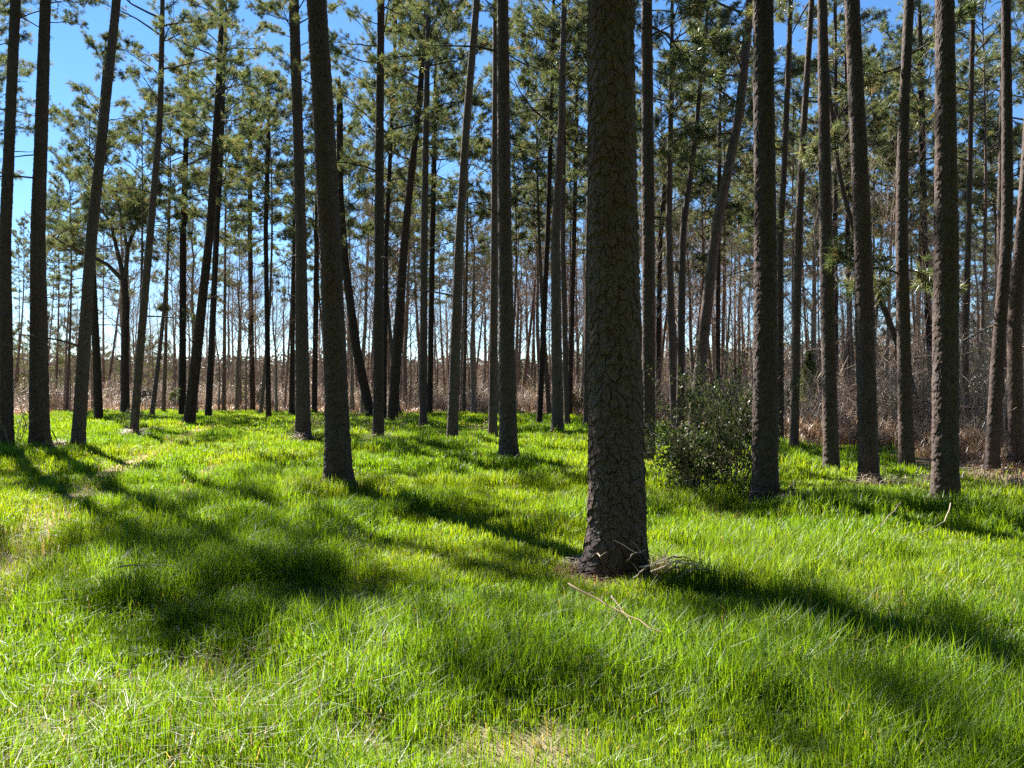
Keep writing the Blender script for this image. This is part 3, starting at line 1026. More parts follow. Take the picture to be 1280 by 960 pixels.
_r = np.random.default_rng(21)
ZONES = [
    (0, 150, 8, "slim distant pine far beyond the leftmost three trunks", "distant pines behind the left trunks"),
    (150, 365, 9, "slim distant pine beyond the end of the mown track", "distant pines beyond the track"),
    (390, 560, 11, "slim distant pine seen behind the bowed pine and right-leaning pines", "distant pines left of centre"),
    (560, 740, 15, "slim distant pine in the stand behind the central trunks", "distant pines behind the centre"),
    (800, 960, 17, "slim distant pine in the stand behind the bush and twin pines", "distant pines behind the bush"),
    (960, 1300, 27, "slim distant pine in the thicket behind the right-hand rim-lit trunks", "distant pines on the right"),
]
for x0, x1, n, lab, grp in ZONES:
    for i in range(n):
        px = x0 + (x1 - x0) * (i + _r.random()) / n
        far_pine(px, (_r.uniform(42, 84) if x0 < 900 else _r.uniform(34, 72)), lab, grp, _r)


# ------------------------------------------------------------------ bare hardwood trees
def bare_tree_mesh(seed, H, r0, spread=0.5, first=0.3, levels=3, fork=None):
    r = np.random.default_rng(seed)
    tm, cm = MB(), MB()
    n = 12
    t = np.linspace(0, 1, n)
    wob = np.cumsum(r.normal(0, 0.025 * H / n * 4, (n, 2)), 0) * t[:, None]
    pts = np.stack([wob[:, 0], wob[:, 1], t * H - 0.1], -1)
    rad = r0 * (1 - 0.9 * t) * (1 + 0.35 * np.exp(-t * H / 0.4)) + 0.008
    tm.tube(pts, rad, 8)

    def grow(p, d, L, rr, lv):
        m = 5
        q = [p]
        for i in range(m - 1):
            d = d + r.normal(0, 0.16, 3) + np.array([0, 0, 0.09])
            d = d / np.linalg.norm(d)
            q.append(q[-1] + d * L / (m - 1))
        q = np.array(q)
        cm.tube(q, np.linspace(rr, rr * 0.35, m), 4 if lv > 1 else 3, cap=False)
        if lv == 0:
            return
        for k in range(int(r.integers(4, 7)) if lv > 1 else int(r.integers(4, 8))):
            f = r.uniform(0.25, 1.0)
            i = min(int(f * (m - 1)), m - 2)
            pp = q[i] + (q[i + 1] - q[i]) * (f * (m - 1) - i)
            t_ = q[i + 1] - q[i]
            t_ /= np.linalg.norm(t_)
            o = r.normal(0, 1, 3)
            o -= t_ * (o @ t_)
            o /= np.linalg.norm(o)
            dd = t_ + o * r.uniform(0.45, 0.95)
            grow(pp, dd / np.linalg.norm(dd), L * r.uniform(0.35, 0.6), rr * 0.5, lv - 1)
    nb_ = int(H * 1.8)
    for k in range(nb_):
        f = first + (0.98 - first) * (k + r.random()) / nb_
        x = f * (n - 1)
        i = min(int(x), n - 2)
        p = pts[i] + (pts[i + 1] - pts[i]) * (x - i)
        a = r.uniform(0, 6.28)
        d = np.array([math.cos(a) * spread, math.sin(a) * spread, r.uniform(0.35, 0.9)])
        grow(p, d / np.linalg.norm(d), H * (0.34 * (1 - 0.55 * f)) * r.uniform(0.6, 1.1), r0 * (1 - 0.85 * f) * 0.36, levels - 1)
    return tm.mesh('trunk', M_HARD, True), cm.mesh('crown', M_TWIG)


BARES = [bare_tree_mesh(400 + i, *a) for i, a in enumerate([(13, .13, .5, .3), (15, .16, .6, .35), (11, .09, .4, .25), (9, .07, .5, .2), (14, .12, .35, .4), (7, .05, .55, .15)])]


def bare_tree(px, d, label, group, r, kinds=(0, 1, 2, 3, 4, 5), smin=0.75, smax=1.15):
    x = (px - CX) / FPX * d
    root = thing('bare_tree', label, 'bare tree', (x, d, float(ground_z(x, d)) - 0.03), r.uniform(0, 6.28), group)
    k = kinds[int(r.integers(0, len(kinds)))]
    s = r.uniform(smin, smax)
    root.scale = (s * 1.15, s * 1.15, s)
    obj('trunk', BARES[k][0], root)
    obj('crown', BARES[k][1], root)
    return root


BZ = [
    (-60, 160, 28, 48, 90, "leafless grey tree in the scrub beyond the leftmost trunks", "bare trees behind the left trunks"),
    (160, 400, 42, 48, 95, "leafless grey tree in the scrub beyond the mown track's end", "bare trees beyond the track"),
    (400, 560, 36, 44, 85, "leafless grey tree behind the bowed pine and right-leaning pines", "bare trees left of centre"),
    (560, 740, 48, 44, 85, "leafless grey tree in the thicket behind the central pines", "bare trees behind the centre"),
    (800, 960, 36, 38, 80, "leafless grey tree in the thicket behind the evergreen bush", "bare trees behind the bush"),
    (960, 1150, 50, 28, 75, "leafless grey tree in the tan thicket behind the rim-lit right pines", "bare trees behind the rim-lit pines"),
    (1150, 1330, 52, 30, 72, "leafless grey tree in the tangled thicket at the right edge", "bare trees at the right edge"),
]
for x0, x1, n, d0, d1, lab, grp in BZ:
    for i in range(n):
        px = x0 + (x1 - x0) * (i + _r.random()) / n
        bare_tree(px, _r.uniform(d0, d1), lab, grp, _r, smin=0.75 if x0 < 900 else 0.42, smax=1.15 if x0 < 900 else 0.8)

# the forked hardwood on the left, with dark evergreen-looking crown
def forked_tree():
    d = FPX * EYE / (517 - YH) * 0.95
    P = lambda x, y: np.array([(x - CX) / FPX * d, 0, EYE + (YH - y) / FPX * d])
    x0 = (157 - CX) / FPX * d
    root = thing('forked_tree', 'stout forked tree with spreading dark crown, beside the slender sprout-footed pine', 'forked tree', (x0, d, float(ground_z(x0, d))))
    o = np.array([x0, 0, root.location.z])
    tm = MB()
    r = np.random.default_rng(3)
    limbs = [[(157, 520), (156, 440), (157, 380), (155, 350)], [(155, 352), (138, 332), (120, 322), (100, 312), (80, 300)], [(156, 350), (158, 310), (168, 280), (190, 262)],
             [(155, 350), (146, 310), (140, 280), (128, 262)], [(157, 345), (162, 310), (158, 270), (155, 245)]]
    ws = [(11, 9.5, 9, 8.5), (6, 5, 4, 3, 1.5), (6, 5, 4, 2), (6, 5, 3.5, 2), (5, 4, 3, 2)]
    P_, D_ = [], []
    cm = MB()
    for l, w in zip(limbs, ws):
        pts = np.array([P(*q) for q in l]) - o
        pts[:, 1] += np.linspace(0, r.uniform(-1.5, 1.5), len(l)) if l is not limbs[0] else 0
        (tm if l is limbs[0] else cm).tube(pts, np.array(w) * d / FPX / 2, 8)
        if l is not limbs[0]:
            for k in range(9):
                f = r.uniform(0.45, 1.0) * (len(pts) - 1)
                i = min(int(f), len(pts) - 2)
                a = r.uniform(0, 6.28)
                bough(cm, P_, D_, r, pts[i] + (pts[i + 1] - pts[i]) * (f - i), (math.cos(a), math.sin(a), r.uniform(0.0, 0.8)), r.uniform(1.2, 2.4), 0.04, 1.2)
    obj('trunk', tm.mesh('trunk', M_BARK_FAR, True), root)
    nb = MB()
    needle_tufts(nb, np.array(P_), np.array(D_), r, n=13)
    c = obj('crown', nb.mesh('crown', M_NEEDLE), root)
    cm.build('branchwork', M_PBRANCH, c)


forked_tree()

# young evergreens in the far left scrub and here and there behind
def young_pine(px, d, h, label, group, r, dense=False):
    x = (px - CX) / FPX * d
    root = thing('young_pine', label, 'young pine', (x, d, float(ground_z(x, d)) - 0.03), r.uniform(0, 6.28), group)
    ci = int(r.integers(0, len(CROWNS)))
    k = h * 0.95 / CROWN_H[ci]
    t = obj('trunk', FAR_TRUNKS[2][0], root)
    t.scale = (k * .6, k * .6, h / 21.3)
    c = obj('crown', CROWNS[ci][0], root)
    c.location = (0, 0, h * 0.06)
    c.scale = (k * 1.1, k * 1.1, k)
    b = obj('branchwork', CROWNS[ci][1], c)


for px in (-30, 8, 20, 38, 58, 74, 92, 108, 138):
    young_pine(px, _r.uniform(78, 100), _r.uniform(6, 9.5), 'low olive-green pine in the scrub far behind the leftmost trunks', 'young pines far left', _r)
for px in (180, 188, 205):
    young_pine(px, _r.uniform(80, 95), _r.uniform(6, 8.5), 'low olive-green pine far behind the slender sprout-footed pine', 'young pines far behind the fork', _r)
for px in (1225, 1255, 1160, 1100):
    young_pine(px, _r.uniform(45, 60), _r.uniform(6, 12), 'young green pine standing deep in the right-hand thicket', 'young pines on the right', _r)


def cedar():
    d = 27.0
    x = (1012 - CX) / FPX * d
    root = thing('cedar_sapling', 'small dark green cedar sapling in tan grass, right of the slender wavy pine', 'cedar', (x, d, float(ground_z(x, d))))
    r = np.random.default_rng(8)
    tm = MB()
    tm.tube([(0, 0, -.05), (0, 0, 1.5), (0.03, 0, 2.9)], [.035, .025, .006], 6)
    tm.build('trunk', M_HARD, root)
    P, D = [], []
    for i in range(420):
        f = r.random() ** 0.8
        z = 0.25 + 2.6 * f
        a = r.uniform(0, 6.28)
        rr = 0.75 * (1 - f) ** 0.8 * r.uniform(0.35, 1.05)
        P.append((rr * math.cos(a), rr * math.sin(a), z))
        D.append(np.array([math.cos(a), math.sin(a), 0.8]) / 1.28)
    nb = MB()
    needle_tufts(nb, np.array(P), np.array(D), r, n=14, L=0.16, w=0.016)
    nb.build('crown', M_NEEDLE, root)


cedar()

# ------------------------------------------------------------------ brush, dry grass, far woods
def bare_shrub_mesh(seed, H, n, leafy=0):
    r = np.random.default_rng(seed)
    mb = MB()
    tips = []
    for k in range(n):
        a = r.uniform(0, 6.28)
        s = r.uniform(0.1, 0.6)
        d = np.array([math.cos(a) * s, math.sin(a) * s, 1.0])
        d /= np.linalg.norm(d)
        p = np.array([math.cos(a), math.sin(a), 0]) * r.uniform(0, 0.12 * H)
        L = H * r.uniform(0.55, 1.1)
        m = 6
        q = [p + np.array([0, 0, -0.05])]
        for i in range(m - 1):
            d = d + r.normal(0, 0.14, 3) + np.array([math.cos(a), math.sin(a), -0.35]) * 0.07 * i
            d /= np.linalg.norm(d)
            q.append(q[-1] + d * L / (m - 1))
        q = np.array(q)
        mb.tube(q, np.linspace(0.011, 0.004, m), 4, cap=False)
        for j in range(int(r.integers(4, 9))):
            f = r.uniform(0.3, 1) * (m - 1)
            i = min(int(f), m - 2)
            pp = q[i] + (q[i + 1] - q[i]) * (f - i)
            dd = (q[i + 1] - q[i]) / np.linalg.norm(q[i + 1] - q[i]) + r.normal(0, 0.55, 3)
            dd /= np.linalg.norm(dd)
            l2 = L * r.uniform(0.12, 0.35)
            mb.tube(np.array([pp, pp + dd * l2 * .5 + r.normal(0, .02, 3), pp + dd * l2]), [0.006, 0.005, 0.003], 3, cap=False)
            tips.append((pp + dd * l2 * r.uniform(.4, 1), dd))
            if leafy:
                for _ in range(leafy):
                    tips.append((pp + dd * l2 * r.uniform(.2, 1), dd))
    return mb, tips


SHRUBS = [bare_shrub_mesh(500 + i, h, n)[0].mesh('bare_shrub', M_TWIG) for i, (h, n) in enumerate([(2.4, 26), (3.0, 30), (1.8, 24), (2.2, 34)])]
SZ = [
    (-60, 170, 32, "leafless brown shrub in the scrub along the left end of the lawn", "bare shrubs on the left"),
    (170, 430, 36, "leafless brown shrub in the scrub beyond the mown track", "bare shrubs beyond the track"),
    (430, 740, 50, "leafless brown shrub in the scrub behind the central pines", "bare shrubs behind the centre"),
    (800, 960, 36, "leafless brown shrub in the scrub behind the evergreen bush", "bare shrubs behind the bush"),
    (960, 1340, 90, "leafless brown shrub in the tan thicket behind the right pines", "bare shrubs on the right"),
]
for x0, x1, n, lab, grp in SZ:
    for i in range(n):
        px = x0 + (x1 - x0) * (i + _r.random()) / n
        de = FPX * EYE / (np.interp(px, _ed_x, _ed_y) - YH)
        d = de * 1.1 + 1.5 + 22 * _r.random() ** 1.6
        x = (px - CX) / FPX * d
        o = obj('bare_shrub', SHRUBS[int(_r.integers(0, 4))])
        s = _r.uniform(0.55, 1.15)
        o.scale = (s, s, s * _r.uniform(.8, 1.2))
        o.location = (x, d, float(ground_z(x, d)))
        o.rotation_euler = (0, 0, _r.uniform(0, 6.28))
        tag(o, lab, 'shrub', grp)


def dry_grass():
    """tan broom grass and weed stalks along the lawn's far edge and under the right-hand thicket"""
    mb = MB()
    n = 330000
    px = rng.uniform(-120, 1400, n)
    de = FPX * EYE / (np.interp(px, _ed_x, _ed_y) - YH)
    d = de * 0.97 + 26 * rng.random(n) ** 2.0
    x = (px - CX) / FPX * d
    right = smooth(900, 1000, px)
    cl = fbm(x / 1.4, d / 1.4, 3)
    keep = rng.random(n) < smooth(0.40, 0.62, cl) * (0.40 + 0.5 * right) * (1 - lawn_mask(x, d) * 0.96)
    x, d, right, cl = x[keep], d[keep], right[keep], cl[keep]
    m = len(x)
    h = (0.26 + 0.30 * right + 0.8 * (cl - 0.42)) * (0.5 + 0.8 * rng.random(m)) * smooth(-0.3, 2.5, d - FPX * EYE / (np.interp(CX + FPX * x / d, _ed_x, _ed_y) - YH))
    h = np.maximum(h, 0.12)
    k = rng.random((m, 1))
    red, tan, grey = np.array([.42, .24, .13]), np.array([.52, .39, .24]), np.array([.38, .29, .22])
    col = np.where(k < .4, red, np.where(k < .8, tan, grey)) * (0.7 + 0.5 * rng.random((m, 1)))
    blades(mb, x, d, h, 0.006 + 0.0007 * d * (0.6 + 0.8 * rng.random(m)), np.abs(rng.normal(0.15, 0.15, m)), rng.random(m) * 0.5, col)
    o = mb.build('dry_grass', M_DRY)
    tag(o, 'tall tan and russet dead grass bordering the green lawn', 'dry grass', kind='stuff')


dry_grass()


def undergrowth():
    """the mass of leafless stalks, canes and saplings that fills the wood's edge behind the shrubs"""
    mb = MB()
    n = 90000
    px = rng.uniform(-140, 1420, n)
    de = FPX * EYE / (np.interp(px, _ed_x, _ed_y) - YH)
    d = de * 1.06 + 1.0 + 40 * rng.random(n) ** 1.3
    x = (px - CX) / FPX * d
    cl = fbm(x / 2.4 + 30, d / 2.4, 3)
    right = smooth(850, 1000, px)
    keep = rng.random(n) < 0.85 * smooth(0.40, 0.64, cl)
    x, d, cl, right, de = x[keep], d[keep], cl[keep], right[keep], de[keep]
    m = len(x)
    h = (0.35 + 2.5 * (cl - 0.35) + 1.6 * rng.random(m) ** 4) * (0.40 + 0.9 * rng.random(m)) * (0.4 + 0.6 * smooth(0, 8, d - de))
    k = rng.random((m, 1))
    a, b, c = np.array([.40, .31, .245]), np.array([.30, .225, .175]), np.array([.52, .42, .33])
    col = np.where(k < .4, a, np.where(k < .7, b, c)) * (0.6 + 0.5 * rng.random((m, 1))) * (0.7 + 0.6 * fbm(x / 3.1 + 90, d / 3.1, 2))[:, None]
    blades(mb, x, d, np.maximum(h, .3), (0.003 + 0.00036 * d) * (0.6 + 0.9 * rng.random(m)), np.abs(rng.normal(0.08, 0.14, m)), rng.random(m) * 0.35, col)
    # side twigs
    j = rng.integers(0, m, m * 2)
    z = h[j] * (0.3 + 0.6 * rng.random(m * 2))
    s0 = len(mb.v)
    blades(mb, x[j] + rng.normal(0, .1, m * 2), d[j] + rng.normal(0, .1, m * 2), 0.25 + 0.6 * rng.random(m * 2), (0.003 + 0.0003 * d[j]), 0.4 + 0.7 * rng.random(m * 2), 0.2 * rng.random(m * 2), col[j])
    mb.v[s0] += np.repeat(np.stack([z * 0, z * 0, z], -1), 5, 0).astype(np.float32)
    o = mb.build('undergrowth', M_DRY)
    tag(o, 'pinkish brown mass of leafless canes and saplings at the wood edge', 'undergrowth', kind='stuff')


undergrowth()


def far_woods():
    mb = MB()
    n = 200000
    a = rng.uniform(-0.95, 0.95, n)
    d = rng.uniform(130, 250, n)
    x = np.tan(a) * d
    top = 5.0 + 5.0 * fbm(x / 16, d / 40, 3) + 3.0 * smooth(0, 60, x)
    z = top * rng.random(n) ** 0.7
    s = 0.15 + 0.35 * rng.random(n)
    u = rng.normal(0, 1, (n, 3))
    u /= np.linalg.norm(u, axis=1)[:, None]
    w = np.cross(u, rng.normal(0, 1, (n, 3)))
    w /= np.linalg.norm(w, axis=1)[:, None]
    c0 = np.stack([x, d, z], -1)
    v = np.stack([c0 - u * s[:, None], c0 + w * s[:, None] * .6, c0 + u * s[:, None], c0 - w * s[:, None] * .6], 1).reshape(-1, 3)
    q = np.arange(n)[:, None] * 4 + np.array([[0, 1, 2, 3]])
    k = fbm(x / 9 + 70, d / 9, 2)[:, None]
    col = np.where(k > 0.5, np.array([.075, .085, .045]), np.array([.16, .125, .10])) * (0.7 + 0.6 * rng.random((n, 1)))
    mb.add(v, q, c=np.repeat(col, 4, 0))
    o = mb.build('far_woods', M_FAR)
    tag(o, 'low hazy line of far woods behind the brown scrub', 'far woods', kind='stuff')


far_woods()


def sky_blocking_woods():
    """unseen woods added behind the viewer, packed dense to keep sky light off the trunks"""
    mb = MB()
    r = np.random.default_rng(77)
    for i in range(100):
        a = r.uniform(R(72), R(286))
        d = r.uniform(9, 42) if i > 12 else r.uniform(6, 14)
        x0, y0 = math.sin(a) * d, math.cos(a) * d
        h = r.uniform(17, 23)
        mb.tube([(x0, y0, -.1), (x0 + r.normal(0, .3), y0, h * .5), (x0 + r.normal(0, .5), y0, h)], [.2, .15, .04], 7, (.13, .1, .08))
        n = 2200
        zc = r.random(n)
        rad = 3.4 * np.sqrt(r.random(n)) * np.interp(zc, [0, .3, .7, 1], [.6, 1, .9, .3])
        th = r.uniform(0, 6.28, n)
        c0 = np.stack([x0 + rad * np.cos(th), y0 + rad * np.sin(th), 5.5 + (h - 5) * zc], -1)
        sz = (0.22 + 0.3 * r.random(n))[:, None]
        u = r.normal(0, 1, (n, 3))
        u /= np.linalg.norm(u, axis=1)[:, None]
        w = np.cross(u, r.normal(0, 1, (n, 3)))
        w /= np.linalg.norm(w, axis=1)[:, None]
        v = np.stack([c0 - u * sz, c0 + w * sz * .5, c0 + u * sz, c0 - w * sz * .5], 1).reshape(-1, 3)
        q = np.arange(n)[:, None] * 4 + np.array([[0, 1, 2, 3]])
        mb.add(v, q, c=np.array([.07, .07, .055]))
    o = mb.build('woods', M_FAR)  # out-of-view mass, added to darken the sky fill on the trunks
    tag(o, 'unseen pine woods added behind the viewpoint to block sky light', 'woods', kind='stuff')


sky_blocking_woods()


# ------------------------------------------------------------------ evergreen bush, sprouts, vines
def leaves(mb, P, D, r, L=0.05, w=0.024, pal=((.035, .058, .026), (.052, .078, .034), (.08, .105, .055), (.15, .14, .10))):
    m = len(P)
    P, D = np.array(P), np.array(D)
    d = D + r.normal(0, 0.6, (m, 3))
    d /= np.linalg.norm(d, axis=1)[:, None]
    s = np.cross(d, r.normal(0, 1, (m, 3)))
    s /= np.linalg.norm(s, axis=1)[:, None]
    ln = L * (0.6 + 0.7 * r.random((m, 1)))
    ww = w * (0.6 + 0.7 * r.random((m, 1)))
    nrm = np.cross(d, s)
    mid = P + d * ln * 0.5 - nrm * ln * 0.08
    tip = P + d * ln
    v = np.stack([P, mid + s * ww, tip, mid - s * ww], 1).reshape(-1, 3)
    pal = np.array(pal)
    c = pal[r.integers(0, len(pal), m)] * (0.75 + 0.5 * r.random((m, 1)))
    q = np.arange(m)[:, None] * 4 + np.array([[0, 1, 2, 3]])
    mb.add(v, q, c=np.repeat(c, 4, 0))


def leafy_shrub(name, label, cat, px, py, d, H, n, leafy, seed, L=0.05, group=None, pal=None, sx=1.0, fill=0):
    x = (px - CX) / FPX * d
    root = thing(name, label, cat, (x, d, float(ground_z(x, d))), 0, group)
    mb, tips = bare_shrub_mesh(seed, H, n, leafy)
    r = np.random.default_rng(seed)
    st = mb.build('stem', M_TWIG, root)
    lb = MB()
    if fill:                                               # leaves low down, close over the ground
        a, q = r.uniform(0, 6.28, fill), np.sqrt(r.random(fill))
        z = H * 0.62 * r.random(fill) ** 1.3
        rad = H * 0.55 * q * (1 - 0.45 * z / H) * (0.35 + 1.3 * vnoise(a * 1.3 + seed, z * 3))
        tips = tips + [(np.array(p), np.array([math.cos(b) * .7, math.sin(b) * .7, .5])) for p, b in zip(np.stack([rad * np.cos(a), rad * np.sin(a), z + 0.03], -1), a)]
    P = np.array([t[0] for t in tips]) + r.normal(0, 0.035, (len(tips), 3))
    kw = {} if pal is None else {'pal': pal}
    leaves(lb, P, np.array([t[1] for t in tips]), r, L, L * 0.46, **kw)
    lv = lb.build('foliage', M_HOLLY, root)
    root.scale = (sx, sx, 1)
    return root


leafy_shrub('holly_bush', 'dark evergreen bush with glossy small leaves, at the thick dark pine', 'bush', 915, 625, 10.9, 2.2, 30, 14, 71, 0.06, sx=0.55, fill=1200)
leafy_shrub('holly_bush', 'low greyish twiggy evergreen bush spreading left of the taller dark one', 'bush', 868, 622, 11.2, 1.35, 34, 9, 72, 0.055, sx=0.8, fill=1200)
leafy_shrub('holly_bush', 'tall thin-leaved evergreen bush behind the pair by the dark pine', 'bush', 900, 590, 14.2, 2.7, 22, 12, 73, 0.06, sx=0.6, fill=1600)
# evergreen and yellowing shrubs among the brown scrub: two built, the others copies of them
_sb = []
for k in range(3):
    mb_, tips_ = bare_shrub_mesh(730 + k, (1.7, 2.2, 1.4)[k], 18, 8)
    r_ = np.random.default_rng(k)
    lm_ = MB()
    leaves(lm_, np.array([t[0] for t in tips_]) + r_.normal(0, .08, (len(tips_), 3)), np.array([t[1] for t in tips_]), r_, 0.085, 0.045,
           (((.05, .07, .03), (.08, .10, .04), (.12, .12, .06)), ((.16, .15, .06), (.22, .18, .08), (.10, .11, .05)), ((.06, .08, .03), (.13, .10, .06), (.20, .14, .08)))[k])
    _sb.append((mb_.mesh('stem', M_TWIG), lm_.mesh('foliage', M_HOLLY)))
for x0, x1, n, lab, grp in [(-20, 170, 12, 'olive leafy shrub in the scrub behind the leftmost trunks', 'leafy shrubs on the left'),
                            (170, 430, 14, 'olive leafy shrub at the scrub edge beyond the mown track', 'leafy shrubs beyond the track'),
                            (430, 740, 14, 'olive leafy shrub in the scrub behind the central pines', 'leafy shrubs behind the centre'),
                            (800, 1280, 16, 'olive leafy shrub in the tan scrub behind the right pines', 'leafy shrubs on the right')]:
    for i in range(n):
        px = x0 + (x1 - x0) * (i + _r.random()) / n
        d = FPX * EYE / (np.interp(px, _ed_x, _ed_y) - YH) * 1.08 + 1.0 + 16 * _r.random()
        x = (px - CX) / FPX * d
        o = thing('leafy_shrub', lab, 'shrub', (x, d, float(ground_z(x, d))), _r.uniform(0, 6.28), grp)
        sc_ = _r.uniform(0.6, 1.25)
        o.scale = (sc_, sc_, sc_)
        st_, lv_ = _sb[int(_r.integers(0, 3))]
        obj('stem', st_, o)
        obj('foliage', lv_, o)
YG = ((.16, .19, .05), (.10, .13, .045), (.22, .20, .08))
for k, (px, py, H, lab) in enumerate([(395, 549, 0.9, 'sparse leafy sprout beside the thick straight pine with ragged base'),
                                      (372, 553, 0.6, 'short dry sprout on the left of the ragged pine base'),
                                      (478, 556, 1.0, 'thin leafy sprout round the straight pine right of the slanting one'),
                                      (160, 549, 1.4, 'twiggy leafy sprout at the slender pine beside the forked tree'),
                                      (20, 566, 1.3, 'brown leafy twigs between the two leftmost pine trunks'),
                                      (440, 530, 1.0, 'leafy twigs at the foot of the strongly slanting pine'),
                                      (988, 636, 0.35, 'small brown weed clump right of the thick bush-side pine'),
                                      (600, 547, 0.7, 'pale weed sprout left of the narrow half-hidden centre pine')]):
    leafy_shrub('leafy_sprout', lab, 'sprout', px, py, FPX * EYE / (py - YH), H, 9, 2, 80 + k, 0.05, 'leafy sprouts at pine feet', YG)


def vine_tangle(px, d, H, W, n, seed, label):
    r = np.random.default_rng(seed)
    x = (px - CX) / FPX * d
    root = tag(None or bpy.data.objects.new('vine_tangle', None), label, 'vines', 'vine tangles in the thicket')
    mb = MB()
    for k in range(n):
        p = np.array([r.uniform(-W, W) * 0.6, r.uniform(-0.6, 0.6), -0.05])
        h = H * r.uniform(0.35, 1.0)
        e = np.array([p[0] + r.uniform(-1, 1) * W, p[1] + r.uniform(-.7, .7), h * r.uniform(0.0, 1.0)])
        t = np.linspace(0, 1, 12)[:, None]
        q = p * (1 - t) + e * t + np.array([0, 0, 1.0]) * np.sin(t * math.pi) * h * 0.6 + np.cumsum(r.normal(0, 0.045, (12, 3)), 0)
        q[:, 2] = np.maximum(q[:, 2], -0.02)
        mb.tube(q, np.linspace(r.uniform(0.006, 0.016), 0.004, 12), 4, cap=False)
        for j in range(4):
            i = int(r.integers(2, 11))
            dd = r.normal(0, 1, 3)
            dd[2] = abs(dd[2]) * 0.6
            dd /= np.linalg.norm(dd)
            mb.tube(np.array([q[i], q[i] + dd * 0.25 + r.normal(0, .03, 3), q[i] + dd * r.uniform(.3, .8)]), [0.006, 0.005, 0.003], 3, cap=False)
    bpy.data.objects.remove(root)
    o = mb.build('vine_tangle', M_STICK)
    o.location = (x, d, float(ground_z(x, d)))
    tag(o, label, 'vines', 'vine tangles in the thicket')


vine_tangle(1225, 17.5, 4.2, 1.1, 34, 91, 'pale arching vine tangle between the thick right pine and the leaning rim-lit one')
vine_tangle(1282, 15.5, 4.0, 0.9, 34, 92, 'pale vine tangle climbing around the twisted pine at the right edge')
vine_tangle(1130, 24.0, 3.2, 1.5, 26, 93, 'grey vine tangle behind the rough left-leaning pine and S-bent one')
vine_tangle(10, 24.0, 2.0, 1.0, 20, 94, 'brown vine tangle at the left edge behind the leftmost trunk')


# ------------------------------------------------------------------ fallen sticks and weeds
def stick(label, pts, r0, lift=0.06, name='fallen_stick', cat='stick', group='fallen sticks on the grass', forks=0, seed=0, mat=None, heights=None):
    r = np.random.default_rng(seed)
    w = []
    for i, p in enumerate(pts):
        x, y = on_ground(*p)
        h = heights[i] if heights else lift
        # a raised point appears higher in the picture: bring it nearer so that it stays where it was seen
        k = (EYE - h) / EYE
        x, y = x * k, y * k
        w.append((x, y, float(ground_z(x, y)) + h))
    w = np.array(w)
    o0 = w[0].copy()
    w -= o0
    t = np.linspace(0, 1, 10)
    s = np.linspace(0, 1, len(w))
    q = np.stack([np.interp(t, s, w[:, k]) for k in range(3)], -1) + r.normal(0, r0 * 0.8, (10, 3))
    mb = MB()
    mb.tube(q, np.linspace(r0, r0 * 0.45, 10), 6)
    for k in range(forks):
        i = int(r.integers(2, 9))
        dd = r.normal(0, 1, 3) + (q[-1] - q[0]) / np.linalg.norm(q[-1] - q[0])
        dd[2] = abs(dd[2]) * 0.5
        dd /= np.linalg.norm(dd)
        l = r.uniform(.08, .22)
        mb.tube(np.array([q[i], q[i] + dd * l * .6, q[i] + dd * l + np.array([0, 0, -.02])]), [r0 * .5, r0 * .4, r0 * .25], 4)
    o = mb.build(name, mat or M_STICK)
    o.location = o0
    tag(o, label, cat, group)


stick('long reddish fallen branch lying in grass in front of the biggest pine', [(710, 738), (768, 768), (828, 796)], 0.007, 0.24, forks=3, seed=1, mat=M_RUST)
stick('thin short twig poking up just above the long fallen branch', [(764, 752), (776, 768), (792, 790)], 0.005, 0.22, seed=2)
stick('thin straight pale stick standing tilted right of the bush-side pine', [(1088, 668), (1108, 650), (1126, 631)], 0.005, 0.1, seed=3, heights=[0.22, 0.28, 0.36])
stick('bent pale stick below the thick bright-rimmed pine', [(1188, 632), (1180, 655), (1150, 668), (1118, 676)], 0.005, 0.1, seed=4, heights=[0.34, 0.3, 0.24, 0.2])
stick('small dark forked twig standing in grass near the bowed pine', [(437, 676), (430, 668), (424, 652)], 0.007, 0.1, forks=3, heights=[0.16, 0.26, 0.36], seed=5, mat=M_PBRANCH)
stick('small dark twig tilted right beside the forked one', [(462, 672), (470, 662), (476, 650)], 0.006, 0.1, forks=1, heights=[0.16, 0.26, 0.36], seed=6, mat=M_PBRANCH)
stick('slim stick leaning on the swollen foot of the second pine from left', [(75, 562), (66, 545), (60, 530)], 0.02, 0.1, seed=7, mat=M_PBRANCH, heights=[0.0, 0.35, 0.8])
stick('pale fallen limb on the grass right of the slender pine foot', [(172, 545), (190, 539), (206, 541)], 0.03, 0.1, forks=2, seed=8)
stick('pale fallen limb by the thin left-leaning pine', [(122, 532), (132, 533), (140, 537)], 0.03, 0.1, seed=9)
stick('curved pale grass-hidden twig in the left foreground grass', [(150, 712), (185, 709), (225, 712)], 0.006, 0.24, seed=10)
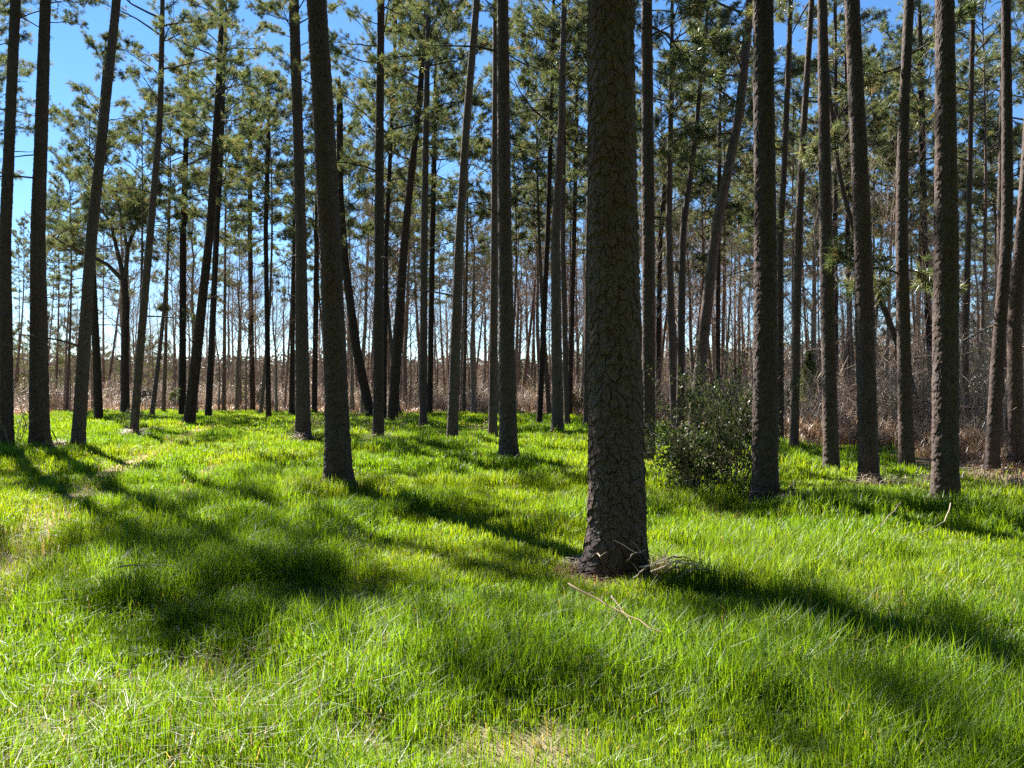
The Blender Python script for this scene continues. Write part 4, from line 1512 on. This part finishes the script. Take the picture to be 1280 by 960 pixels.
for k, (a, b, c, lab) in enumerate([((800, 712), (840, 700), (862, 696), 'grey limb lying at the right foot of the biggest pine, topmost of the pile'),
                                    ((792, 727), (810, 715), (815, 712), 'short grey limb at the front of the pile by the biggest pine'),
                                    ((815, 716), (850, 708), (880, 714), 'arched grey limb at the far right of the pile by the biggest pine'),
                                    ((778, 708), (792, 694), (808, 690), 'pale bent stem crossing the right foot of the biggest pine'),
                                    ((735, 690), (748, 696), (760, 704), 'short pale stem across the left foot of the biggest pine'),
                                    ((830, 722), (846, 706), (858, 702), 'thin grey twig rising out of the pile by the biggest pine'),
                                    ((845, 726), (868, 712), (890, 716), 'lowest grey limb on the grass side of the pile')]):
    stick(lab, [a, b, c], 0.008, 0.1, seed=20 + k, forks=2, group='limbs piled at the biggest pine', heights=[[0.14, 0.34, 0.2], [0.2, 0.28, 0.2], [0.18, 0.36, 0.24], [0.08, 0.30, 0.22], [0.10, 0.22, 0.12], [0.06, 0.25, 0.30], [0.10, 0.24, 0.13]][k])


def weed(label, px, py, h, seed):
    r = np.random.default_rng(seed)
    x, y = on_ground(px, py)
    mb = MB()
    mb.tube([(0, 0, -.02), (0.01, 0, h * .5), (-0.01, 0.01, h)], [.007, .006, .003], 4)
    for k in range(6):
        z = h * r.uniform(.3, .95)
        a = r.uniform(0, 6.28)
        mb.tube([(0, 0, z), (math.cos(a) * .05, math.sin(a) * .05, z + .06), (math.cos(a) * .07, math.sin(a) * .07, z + .13)], [.004, .003, .002], 3, cap=False)
    o = mb.build('weed_stalk', M_STICK)
    o.location = (x, y, float(ground_z(x, y)))
    tag(o, label, 'weed')


weed('thin pale dead weed stalk standing left of the dark rough centre pine', 594, 592, 0.75, 1)
weed('dead weed stalk left of the slim smooth leaning pine', 437, 690, 0.25, 2)
weed('thin dead weed stalk in grass before the right-leaning clearing pine', 209, 540, 1.2, 3)


def straw_tuft(px, py, rad, n, h, label, seed):
    global rng
    r = np.random.default_rng(seed)
    x0, y0 = on_ground(px, py)
    a = r.uniform(0, 6.28, n)
    q = rad * np.abs(r.normal(0, 0.55, n)) * (0.6 + 0.7 * vnoise(a * 1.5 + seed, a * 0))
    x, y = q * np.cos(a), q * np.sin(a)
    mb = MB()
    z0 = float(ground_z(x0, y0))
    col = np.array([.42, .33, .22]) * (0.5 + 0.7 * r.random((n, 1)))
    blades(mb, x + x0, y + y0, h * (0.35 + 0.9 * r.random(n)) * np.exp(-(q / rad) ** 2) + 0.05, np.full(n, 0.004 + 0.0006 * y0), np.abs(r.normal(0.5, 0.4, n)), 0.3 + r.random(n) * 0.6, col)
    for v in mb.v:
        v -= np.array([x0, y0, z0], np.float32)
    o = mb.build('straw_tuft', M_DRY)
    o.location = (x0, y0, z0)
    tag(o, label, 'straw tuft', 'straw tufts at pine feet')


straw_tuft(1086, 612, 0.5, 160, 0.30, 'tangled straw tuft at the foot of the rough left-leaning pine', 1)
straw_tuft(1118, 612, 0.7, 170, 0.25, 'wide straw tuft between the rough pine and the S-bent pine', 2)
straw_tuft(1165, 606, 0.14, 160, 0.25, 'straw tuft just left of the thick bright-rimmed pine', 3)
straw_tuft(1225, 602, 0.9, 240, 0.30, 'broad pale straw tuft right of the thick bright-rimmed pine', 4)
straw_tuft(1270, 612, 0.28, 180, 0.30, 'pale straw tuft at the right edge of the photo', 5)
straw_tuft(830, 712, 0.40, 150, 0.16, 'grey straw heap on the right of the biggest pine foot', 6)
straw_tuft(738, 712, 0.30, 420, 0.11, 'tan straw heap on the left of the biggest pine foot', 7)
straw_tuft(985, 640, 0.25, 160, 0.3, 'brown straw tuft just right of the bush-side pine', 8)
straw_tuft(380, 556, 0.5, 260, 0.35, 'tan straw tuft under the thick straight ragged-based pine', 9)
straw_tuft(475, 558, 0.5, 260, 0.35, 'tan straw tuft under the straight sprout-footed pine', 10)
straw_tuft(575, 556, 0.18, 200, 0.25, 'tan straw tuft under the slim smooth leaning pine', 11)
straw_tuft(75, 566, 0.55, 400, 0.3, 'brown straw strip under the second and third pines from left', 12)
straw_tuft(168, 552, 0.5, 260, 0.35, 'tan straw tuft under the slender leafy-footed pine', 13)
